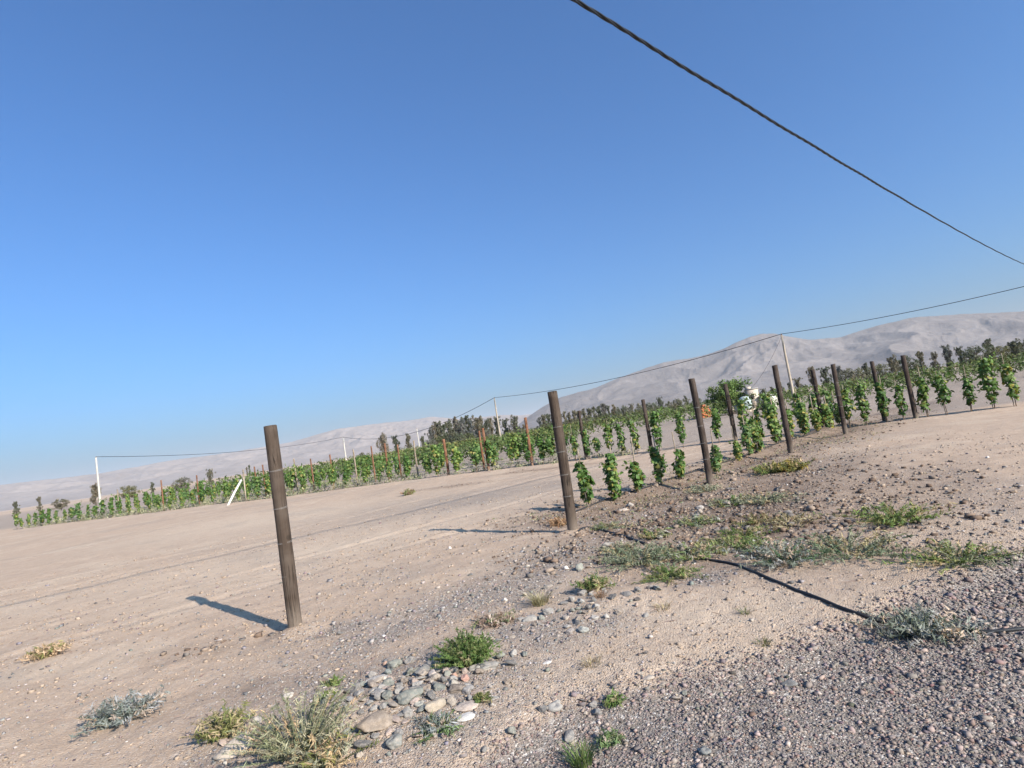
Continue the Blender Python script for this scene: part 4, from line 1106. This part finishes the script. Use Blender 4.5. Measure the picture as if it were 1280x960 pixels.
# low weeds and stubble under the edge row and through the tilled strip (uncountable)
def ground_weeds():
    mb_c, mb_n, mb_s, mb_col = [], [], [], []
    def add(x, y, h, n, leaf, cols):
        a = rng.normal(0, .14, (n, 2)); z = rng.random(n) * h
        mb_c.append(np.column_stack([x + a[:, 0], y + a[:, 1], gz(x, y) + z])); nn = rng.normal(size=(n, 3)) + np.array([0, 0, .5]); mb_n.append(nn / np.linalg.norm(nn, axis=1)[:, None])
        mb_s.append(leaf * (.5 + rng.random(n))); cols = np.array(cols); mb_col.append(cols[rng.integers(0, len(cols), n)] * (.75 + .5 * rng.random((n, 1))))
    for t in np.arange(-24, 22, .16):
        p = ROW2_A + ROW2_DIR * t + ROW2_N * rng.normal(.15, .3)
        if t > 12 and rng.random() < .5: continue
        add(p[0], p[1], rng.uniform(.2, .55) * (1 if t < 11 else .5), 30, .035, [(.24, .26, .13), (.30, .29, .18), (.20, .23, .11), (.38, .34, .22), (.40, .37, .26)])
    for k in range(240):
        t = rng.uniform(8, 55); p = ROW2_A + ROW2_DIR * rng.uniform(-20, 18) + ROW2_N * rng.uniform(.5, 9)
        add(p[0], p[1], rng.uniform(.1, .4), 20, .04, [(.22, .24, .11), (.28, .27, .16), (.15, .19, .08)])
    for k in range(230):
        t = rng.uniform(-1.5, 16); d = rng.normal(-.6, .9); p = ROW1_A + POST_DIR * t + np.array([POST_DIR[1], -POST_DIR[0]]) * -d
        add(p[0], p[1], rng.uniform(.03, .10), 12, .014, [(.20, .22, .11), (.16, .19, .08), (.33, .24, .13), (.26, .20, .11), (.30, .28, .17)])
    V, Fc, sz, cc = leaf_cloud(np.concatenate(mb_c), np.concatenate(mb_n), np.concatenate(mb_s), np.concatenate(mb_col), False, 2.0)
    o = mesh_obj('low_weeds', mesh_np('low_weeds', V, Fc, sz, M_WEED, cc)); tag(o, 'pale low weeds and stubble under the vine rows', 'weeds', None, 'stuff')
    # dry twigs and straw litter
    n = 2600; x, y = sector_points(n, 2.6, 16, 46); zz = zones(x, y); k_ = rng.random(n) < .25 + .6 * zz[1] + .3 * zz[0] - .5 * (road_in(x, y) > .1)
    x, y = x[k_], y[k_]; n = len(x); L = .02 + .07 * rng.random(n) ** 2; a = rng.random(n) * 6.3; hz = ground_h(x, y) + .004
    dx, dy = np.cos(a) * L, np.sin(a) * L; wx, wy = -np.sin(a) * .0016, np.cos(a) * .0016; bend = rng.normal(0, .012, n)
    V = np.stack([np.stack([x - dx, y - dy, hz], 1), np.stack([x + wx + bend * wx * 300, y + wy + bend * wy * 300, hz + .006], 1), np.stack([x + dx, y + dy, hz + .010 * rng.random(n)], 1), np.stack([x - wx + bend * wx * 300, y - wy + bend * wy * 300, hz + .003], 1)], 1)
    cols = np.array([(.30, .22, .14), (.20, .14, .09), (.42, .33, .21), (.13, .10, .075)])[rng.integers(0, 4, n)]
    o = mesh_obj('twig_litter', mesh_np('twig_litter', V.reshape(-1, 3), np.arange(n * 4), np.full(n, 4), M_WEED, np.repeat(cols, 4, 0))); tag(o, 'dry straw and twig litter scattered over the ground', 'twigs', None, 'stuff')
    # fallen leaves in the tilled strip
    n = 900; t = rng.uniform(-2, 9, n); d = rng.normal(1.6, .9, n)
    x = ROW1_A[0] + POST_DIR[0] * t + POST_DIR[1] * d; y = ROW1_A[1] + POST_DIR[1] * t - POST_DIR[0] * d
    nn = rng.normal(0, .3, (n, 3)) + np.array([0, 0, 1]); nn /= np.linalg.norm(nn, axis=1)[:, None]
    cols = np.array([(.42, .24, .10), (.48, .33, .18), (.34, .17, .08), (.40, .34, .22)])[rng.integers(0, 4, n)]
    V, Fc, sz, cc = leaf_cloud(np.column_stack([x, y, ground_h(x, y) + .008]), nn, .014 * (.6 + .8 * rng.random(n)), cols, True)
    o = mesh_obj('fallen_leaves', mesh_np('fallen_leaves', V, Fc, sz, M_WEED, cc)); tag(o, 'dry orange fallen leaves littering the tilled strip', 'leaves', None, 'stuff')
ground_weeds()

# ------------------------------------------------------------------ trees of the far windbreak
def tree_meshes(seed, h, w, n, leaf, cols, bare=.28, kind='tall'):
    global rng; keep = rng; rng = np.random.default_rng(seed)
    mb = MB(); C = []
    zs = np.linspace(-.2, h * (.85 if kind == 'tall' else .62), 8); wob = np.cumsum(rng.normal(0, h * .008, (8, 2)), 0)
    trunk = np.column_stack([wob, zs]); mb.tube(trunk, np.linspace(h * .020, h * .005, 8), 7)
    nl = 24 if kind == 'tall' else 22
    cl = []
    for k in range(nl):
        f = bare + (1 - bare) * (k + rng.random()) / nl; z0 = h * (.85 if kind == 'tall' else .6) * f; a = rng.random() * 6.28
        if kind == 'tall': L = w * (.55 + .5 * math.sin(min(1, (1 - f) * 1.6 + .15) * 1.57)) * rng.uniform(.3, .85); rise = L * rng.uniform(.7, 1.6)
        else: L = w * rng.uniform(.6, 1.05) * math.sin(min(1, (1.08 - f) * 1.3) * 1.57); rise = L * rng.uniform(.0, .6)
        b = np.array([np.interp(z0, zs, trunk[:, 0]), np.interp(z0, zs, trunk[:, 1]), z0])
        tip = b + np.array([math.cos(a) * L, math.sin(a) * L, rise])
        tip[2] = min(tip[2], h * .98)
        if kind != 'tall': tip = b + (tip - b) * .75
        mb.tube([b, (b + tip) / 2 + rng.normal(0, .04 * h, 3) * .5, tip], [h * .006, h * .004, h * .002], 5)
        cl += [(tip, rng.uniform(.14, .26) * w), ((b * .4 + tip * .6), .24 * w), (tip + np.array([0, 0, .25 * w]), .12 * w)]
        if rng.random() < .6: cl.append((tip + rng.normal(0, .3 * w, 3), .24 * w))
    if kind == 'tall':
        for q in np.linspace(.10, .92, 13):
            cl.append((np.array([np.interp(h * q, zs, trunk[:, 0]), np.interp(h * q, zs, trunk[:, 1]), h * q]) + rng.normal(0, .12 * w, 3), w * rng.uniform(.26, .46) * (1.1 - .5 * q)))
    else:
        cl = []
        for k in range(74):
            v_ = rng.normal(size=3); v_ /= np.linalg.norm(v_); v_ *= rng.random() ** .4
            cl.append((np.array([v_[0] * w * .86, v_[1] * w * .86, h * (.44 + .42 * v_[2])]), w * rng.uniform(.13, .26)))
    cl += [(np.array([trunk[-1, 0], trunk[-1, 1], h * q]), .28 * w * (1.2 - .4 * q)) for q in ((.93, .8, .66) if kind == 'tall' else ())]
    per = max(4, n // len(cl)); Cc, Nn, col = [], [], []
    cols = np.array(cols)
    for c, r in cl:
        v = rng.normal(size=(per, 3)); v /= np.linalg.norm(v, axis=1)[:, None]; q = r * (rng.random((per, 1)) ** .45) * np.array([1, 1, 1.25 if kind == 'tall' else .8])
        Cc.append(c + v * q); nn = v + rng.normal(0, .6, (per, 3)); Nn.append(nn / np.linalg.norm(nn, axis=1)[:, None])
        col.append(cols[rng.integers(0, len(cols))] * rng.uniform(.75, 1.2) * (.8 + .4 * rng.random((per, 1))))
    Cc = np.concatenate(Cc); m = len(Cc); Cc[:, 2] = np.clip(Cc[:, 2], .15, None)
    V, Fc, sz, cc = leaf_cloud(Cc, np.concatenate(Nn), leaf * (.6 + .8 * rng.random(m)), np.concatenate(col), False, 1.5)
    rng = keep
    return mesh_np('crown', V, Fc, sz, M_TREE, cc), mb.mesh('trunk', M_BARK)
DUSK = [(.105, .115, .072), (.125, .130, .088), (.082, .092, .060), (.150, .145, .105)]
DULL = [(.13, .130, .085), (.16, .150, .105), (.11, .112, .075)]
TT = [tree_meshes(600 + i, 6.0, w * 1.1, 3600, .105, DUSK if i % 3 else DULL, b, 'tall') for i, (w, b) in enumerate([(1.05, .10), (1.25, .08), (.9, .15), (1.4, .08), (.75, .1), (1.15, .18)])]
TB = [tree_meshes(620 + i, 3.0, w, 2200, .085, [(.10, .115, .05), (.125, .13, .06), (.08, .09, .045)] if i % 2 else DUSK, .08, 'bush') for i, w in enumerate([1.7, 2.0, 1.5])]
rt = random.Random(3)
def tree(px, top_py, dist, meshes, base_h, label, group=None, wide=1.0, name='windbreak_tree', cat='tree'):
    x, y = bearing(px, top_py, dist); h = height_at(px, top_py, dist)
    e = empty(name, (x, y, 0), rt.uniform(0, 6.28)); s_ = h / base_h
    e.scale = (s_ * wide, s_ * wide, s_)
    mesh_obj('crown', meshes[0], e); mesh_obj('trunk', meshes[1], e)
    tag(e, label, cat, group); return e
tree(478, 543, 95, TT[3], 6, 'lone dark tree standing between the white pole and the windbreak', None, 1.05, 'lone_tree')
tree(494, 545, 97, TT[1], 6, 'thin see-through tree right beside the lone dark tree', None, .9, 'lone_tree')
tree(452, 563, 80, TB[2], 3, 'brownish shrub right of the white utility pole', None, .9, 'shrub', 'shrub')
tree(427, 570, 85, TB[0], 3, 'small grey shrub at the foot of the white utility pole', None, .7, 'shrub', 'shrub')
tree(509, 541, 120, TT[2], 6, 'slim dark tree left of the thin pale pole', None, .9)
tree(528, 545, 120, TT[0], 6, 'open tree right behind the thin pale pole', None, .9)
for i, (px, py) in enumerate([(537, 537), (541, 534), (547, 535), (553, 530), (560, 531), (567, 526), (572, 529), (577, 527), (583, 528), (588, 524.5), (594, 527), (599, 525), (606, 528), (612, 525.5), (620, 529)]):
    tree(px, py - 2.5 - 2.5 * ((i * 7) % 3) + 1.5 * (i % 2), 130 + 6 * (i % 3), TT[(i * 5 + 1) % 6], 6, ordinal(i + 1) + ' windbreak tree from the left before the centre utility pole', 'windbreak trees left of the centre pole', rt.uniform(.9, 1.15))
for i, (px, py) in enumerate([(535, 546), (547, 541), (560, 539), (572, 537), (583, 537), (594, 535), (606, 534), (636, 533), (647, 531), (660, 534), (672, 530)]):
    tree(px, py, 124 + 5 * (i % 3), TB[i % 3], 3, ordinal(i + 1) + ' low bush from the left under the left windbreak', 'low bushes under the left windbreak', rt.uniform(.75, .95), 'windbreak_bush', 'bush')
for i, (px, py) in enumerate([(683, 526), (695, 524), (711, 521), (722, 520), (734, 517), (746, 514), (757, 513), (770, 511), (783, 511), (795, 508), (806, 507), (818, 505), (830, 505), (842, 502), (862, 500)]):
    tree(px, py, 112 + 5 * (i % 3), TB[(i + 1) % 3], 3, ordinal(i + 1) + ' low bush from the left under the right windbreak', 'low bushes under the right windbreak', rt.uniform(.8, 1.0), 'windbreak_bush', 'bush')
tree(630, 524, 128, TT[5], 6, 'dark windbreak tree just right of the centre utility pole', None, 1.0)
tree(642, 520, 126, TT[3], 6, 'tallest dark tree of the windbreak beside the gap', None, 1.0)
tree(654, 530, 132, TT[2], 6, 'small tree at the right end of the left windbreak', None, 1.0)
for i, (px, py) in enumerate([(673, 521), (678, 518), (684, 516), (690, 517), (697, 515), (704, 513), (710, 515), (716, 513), (722, 513), (728, 510), (735, 510), (741, 507), (747, 507), (753, 504), (759, 506), (766, 505)]):
    tree(px, py, 118 + 7 * (i % 3), TT[(i * 4 + 2) % 6], 6, ordinal(i + 1) + ' tree from the left of the windbreak around the middle post', 'windbreak trees around the middle post', rt.uniform(.95, 1.2))
for i, (px, py) in enumerate([(776, 503), (788, 505), (799, 501), (812, 499), (824, 497), (836, 499), (847, 494), (857, 495), (868, 494)]):
    tree(px, py, 120 + 8 * (i % 3), [TB[0], TT[1], TB[2]][i % 3], [3, 6, 3][i % 3], ordinal(i + 1) + ' grey-green tree from the left of the low windbreak before the mountain', 'low windbreak before the right mountain', rt.uniform(.8, 1.0))
for i, (px, py) in enumerate([(953, 486), (964, 483), (975, 481), (986, 477), (996, 473)]):
    tree(px, py, 110 + 8 * (i % 2), TT[(i + 1) % 6], 6, ordinal(i + 1) + ' dark tree from the left behind the right-hand utility pole', 'trees behind the right-hand pole', 1.2)
for i, px in enumerate(range(1012, 1290, 17)):
    d = ray(px, 0); hy = 540.5 - (px - 640) * .1539
    tree(px, hy - rt.uniform(16, 27), 112 + 9 * (i % 3), (TT + TB)[(i * 5) % 9], 6 if (i * 5) % 9 < 6 else 3, ordinal(i + 1) + ' windbreak tree beyond the right-hand utility pole', 'windbreak trees far right', rt.uniform(.9, 1.2))
for i, px in enumerate([20, 48, 75, 118, 160, 190, 226, 262]):
    hy = 540.5 - (px - 640) * .1539
    tree(px, hy - rt.uniform(6, 16), 115 + 9 * (i % 3), (TT + TB)[(i * 4) % 9], 6 if (i * 4) % 9 < 6 else 3, ordinal(i + 1) + ' small tree from the left on the plain left of the brace', 'small trees far left', rt.uniform(.9, 1.3))
for i, (px, py) in enumerate([(308, 583), (311, 580), (322, 586)]):
    tree(px, py, 150, TT[4], 6, ['thin poplar above the white brace', 'taller thin poplar above the white brace', 'short thin poplar right of the white brace'][i], None, .6, 'poplar_tree')
# round green tree by the buildings
x, y = bearing(915, 510, 62)
gcrown = tree_meshes(650, 3.6, 2.6, 5200, .11, [(.065, .125, .030), (.085, .150, .036), (.050, .095, .026), (.11, .165, .045)], .10, 'bush')
e = empty('round_tree', (x, y, 0), .4); e.scale = (1.08, 1.08, 1.06); mesh_obj('crown', gcrown[0], e); mesh_obj('trunk', gcrown[1], e)
tag(e, 'round bright green tree left of the pale tank and buildings', 'tree')

# ------------------------------------------------------------------ farm buildings behind the vines
def place(px, py, dist): return bearing(px, py, dist)
x, y = place(881, 512, 60); e = empty('brick_stack', (x, y, 0), .35)
mb = MB(); rb = random.Random(2)
for c in range(8):
    for r_ in range(8):
        if r_ > 5 + rb.choice([0, 1, 2]) - abs(c - 4) * .5: continue
        mb.box(((c - 3.5) * .125 + rb.uniform(-.01, .01), rb.uniform(-.02, .02), .09 + r_ * .185), (.1235, .33, .1835), rb.uniform(-.02, .02))
mesh_obj('bricks', mb.mesh('bricks', M_BRICK), e)['kind'] = 'stuff'
mb = MB(); mb.box((0, 0, -.005), (1.1, .5, .03)); [mb.box((q, 0, -.0), (.1, .48, .1)) for q in (-.45, 0, .45)]
mesh_obj('pallet', mb.mesh('pallet', M_STAKE), e); e.location.z = .03
tag(e, 'orange-red stack of bricks beyond the near dark post', 'brick stack')
x, y = place(933, 510, 58); e = empty('water_tank', (x, y, 0), 0)
mb = MB(); prof = [(0, .0), (.50, .0), (.54, .06), (.54, .85), (.50, 1.02), (.36, 1.16), (.16, 1.22), (0, 1.23)]
seg = 24; vs = []; fs = []
for r_, z in prof[1:-1]:
    for k in range(seg): a = 2 * math.pi * k / seg; vs.append((r_ * math.cos(a), r_ * math.sin(a), z))
for i in range(len(prof) - 3):
    for k in range(seg): a = i * seg + k; b = i * seg + (k + 1) % seg; fs.append((a, b, b + seg, a + seg))
fs.append(tuple(range(seg))[::-1]); fs.append(tuple((len(prof) - 3) * seg + k for k in range(seg)))
mb.add(vs, fs); mesh_obj('tank_body', mb.mesh('tank_body', M_TANK, True), e, (0, 0, .32))
mb = MB(); mb.tube([(0, 0, 1.22), (0, 0, 1.30)], .17, 18); mesh_obj('lid', mb.mesh('lid', M_DARK), e, (0, 0, .32))
mb = MB(); mb.box((0, 0, .15), (1.25, 1.25, .33)); mesh_obj('plinth', mb.mesh('plinth', M_CREAM), e)
tag(e, 'pale bluish domed water tank beside the low white building', 'water tank')
x, y = place(943, 510, 60); e = empty('small_house', (x, y, 0), -.25)
mb = MB(); mb.box((0, 0, 1.05), (1.0, 1.4, 2.1)); mb.box((-.25, 0, 2.2), (.45, .7, .34)); w_ = mesh_obj('wall', mb.mesh('wall', M_CREAM), e)
mb = MB(); mb.box((1.25, -.1, .62), (1.5, 1.6, 1.24)); mesh_obj('annex', mb.mesh('annex', M_WHITE), e)
mb = MB(); mb.box((1.25, -.1, 1.285), (1.66, 1.76, .08)); mesh_obj('roof', mb.mesh('roof', M_ROOF), e)
mb = MB(); mb.box((0, 0, 2.13), (1.1, 1.5, .07)); mesh_obj('roof', mb.mesh('roof', M_ROOF), e)
mb = MB(); mb.box((.72, -.905, .45), (.36, .03, .9)); mesh_obj('door', mb.mesh('door', M_DARK), e)
mb = MB(); mb.box((-.1, -.705, 1.35), (.36, .03, .42)); mesh_obj('window', mb.mesh('window', M_DARK), e)
tag(e, 'small cream and white farm building right of the pale tank', 'building')
x, y = place(919, 510, 60); e = empty('low_wall', (x, y, 0), -.15)
mb = MB(); mb.box((0, 0, .35), (1.6, .22, .70)); mesh_obj('wall', mb.mesh('wall', M_CREAM), e)
mb = MB(); mb.box((0, 0, .735), (1.68, .30, .07)); mesh_obj('coping', mb.mesh('coping', M_ROOF), e); tag(e, 'low cream wall under the round green tree', 'wall')

# ------------------------------------------------------------------ utility poles and overhead lines
def pole(xy, h, mat, label, r=.11, arm=True, rz=0):
    e = empty('utility_pole', (xy[0], xy[1], 0), rz); mb = MB()
    zs = np.linspace(-.3, h, 8); mb.tube(np.stack([.01 * np.sin(zs), 0 * zs, zs], 1), np.linspace(r, r * .62, 8), 12); mesh_obj('shaft', mb.mesh('shaft', mat, True), e)
    if arm:
        mb = MB(); mb.box((0, .0, h - .25), (.9, .09, .10)); ca = mesh_obj('crossarm', mb.mesh('crossarm', M_POLE_W), e)
        for q in (-.38, .38):
            mb = MB(); mb.tube([(q, 0, h - .2), (q, 0, h - .13), (q, 0, h - .07)], [.03, .045, .02], 8); mesh_obj('insulator', mb.mesh('insulator', M_INS), ca)
    else:
        mb = MB(); mb.tube([(0, 0, h - .02), (0, 0, h + .06), (0, 0, h + .13)], [.035, .05, .02], 8); mesh_obj('insulator', mb.mesh('insulator', M_INS), e)
    tag(e, label, 'utility pole'); return e
def pole_at(px, py, dist): return np.array(bearing(px, py, dist)), height_at(px, py, dist)
p0, h0 = pole_at(120, 572, 80); p1, h1 = pole_at(429, 547, 112); p3, h3 = pole_at(618, 498, 72); p4, h4 = pole_at(977, 419, 50); p2, h2 = pole_at(521, 536, 104)
p5 = p4 + (p4 - p3) * .62; h5 = h4
pole(p0, h0, M_POLE, 'pale utility pole far out on the left of the plain', .13, False)
pole(p1, h1, M_POLE, 'white utility pole at the left above the dense vines', .16, False)
pole(p2, h2, M_POLE, 'thin pale pole between the lone tree and the windbreak', .12, False)
pole(p3, h3, M_POLE_W, 'utility pole at the centre rising above the windbreak into the sky', .12, False)
pole(p4, h4, M_POLE_W, 'tall pale utility pole at the right against the mountain', .12, False)
pole(p5, h5, M_POLE_W, 'tall wooden utility pole off to the far right', .12, False)
def catenary(a, ha, b, hb, sag, n=40):
    t = np.linspace(0, 1, n); P = a[None] * (1 - t)[:, None] + b[None] * t[:, None]
    return np.column_stack([P, ha * (1 - t) + hb * t - sag * 4 * t * (1 - t)])
def cable(pts, r, label, seg=6):
    mb = MB(); mb.tube(pts, r, seg); o = mesh_obj('overhead_cable', mb.mesh('overhead_cable', M_CABLE, True)); tag(o, label, 'cable'); return o
cable(catenary(p0, h0 + .1, p1, h1 + .1, .9), .028, 'thin overhead cable sagging left of the white pole')
cable(catenary(p1, h1 + .1, p3, h3 + .1, 2.1), .030, 'thin overhead cable sagging from the white pole to the centre pole')
cable(catenary(p3, h3 + .1, p4, h4 + .1, .75), .026, 'thin overhead cable rising from the centre pole over the mountain')
cable(catenary(p4, h4 + .1, p5, h5 + .1, .5), .022, 'thin overhead cable leading right from the right-hand pole')
hp, hh = pole_at(860, 497, 66)
cable(catenary(p4, h4 - .05, np.array(place(941, 500, 60)), 2.15, .35), .010, 'fine service wire dropping from the right-hand pole to the farm building')
# the thick twisted cable close overhead
A = np.array([1.15, 5.22]); D = np.array([3.98, 3.74]); D = D / np.linalg.norm(D)
e = empty('twisted_cable', (A[0], A[1], 0)); e_len = np.linspace(-16, 46, 1300)
Nn = np.array([-D[1], D[0]])
for k in range(3):
    ph = k * 2.094 + e_len * 2 * math.pi / .85
    hgt = 5.50 + .0006 * (e_len - 3) ** 2
    P = np.column_stack([D[0] * e_len + Nn[0] * .0112 * np.cos(ph), D[1] * e_len + Nn[1] * .0112 * np.cos(ph), hgt + .0112 * np.sin(ph) + .006 * np.sin(e_len * 2.3)])
    mb = MB(); mb.tube(P, .0108, 6); mesh_obj('strand', mb.mesh('strand', M_CABLE, True), e)
tag(e, 'thick black twisted cable crossing the sky at the upper right', 'cable')
for t_, lab in ((-16, 'wooden roadside pole carrying the twisted cable behind the camera'), (46, 'wooden roadside pole carrying the far end of the twisted cable')):
    q = A + D * t_; pole(q, 5.5 + .0006 * (t_ - 3) ** 2 - .05, M_POLE_W, lab, .12, False)
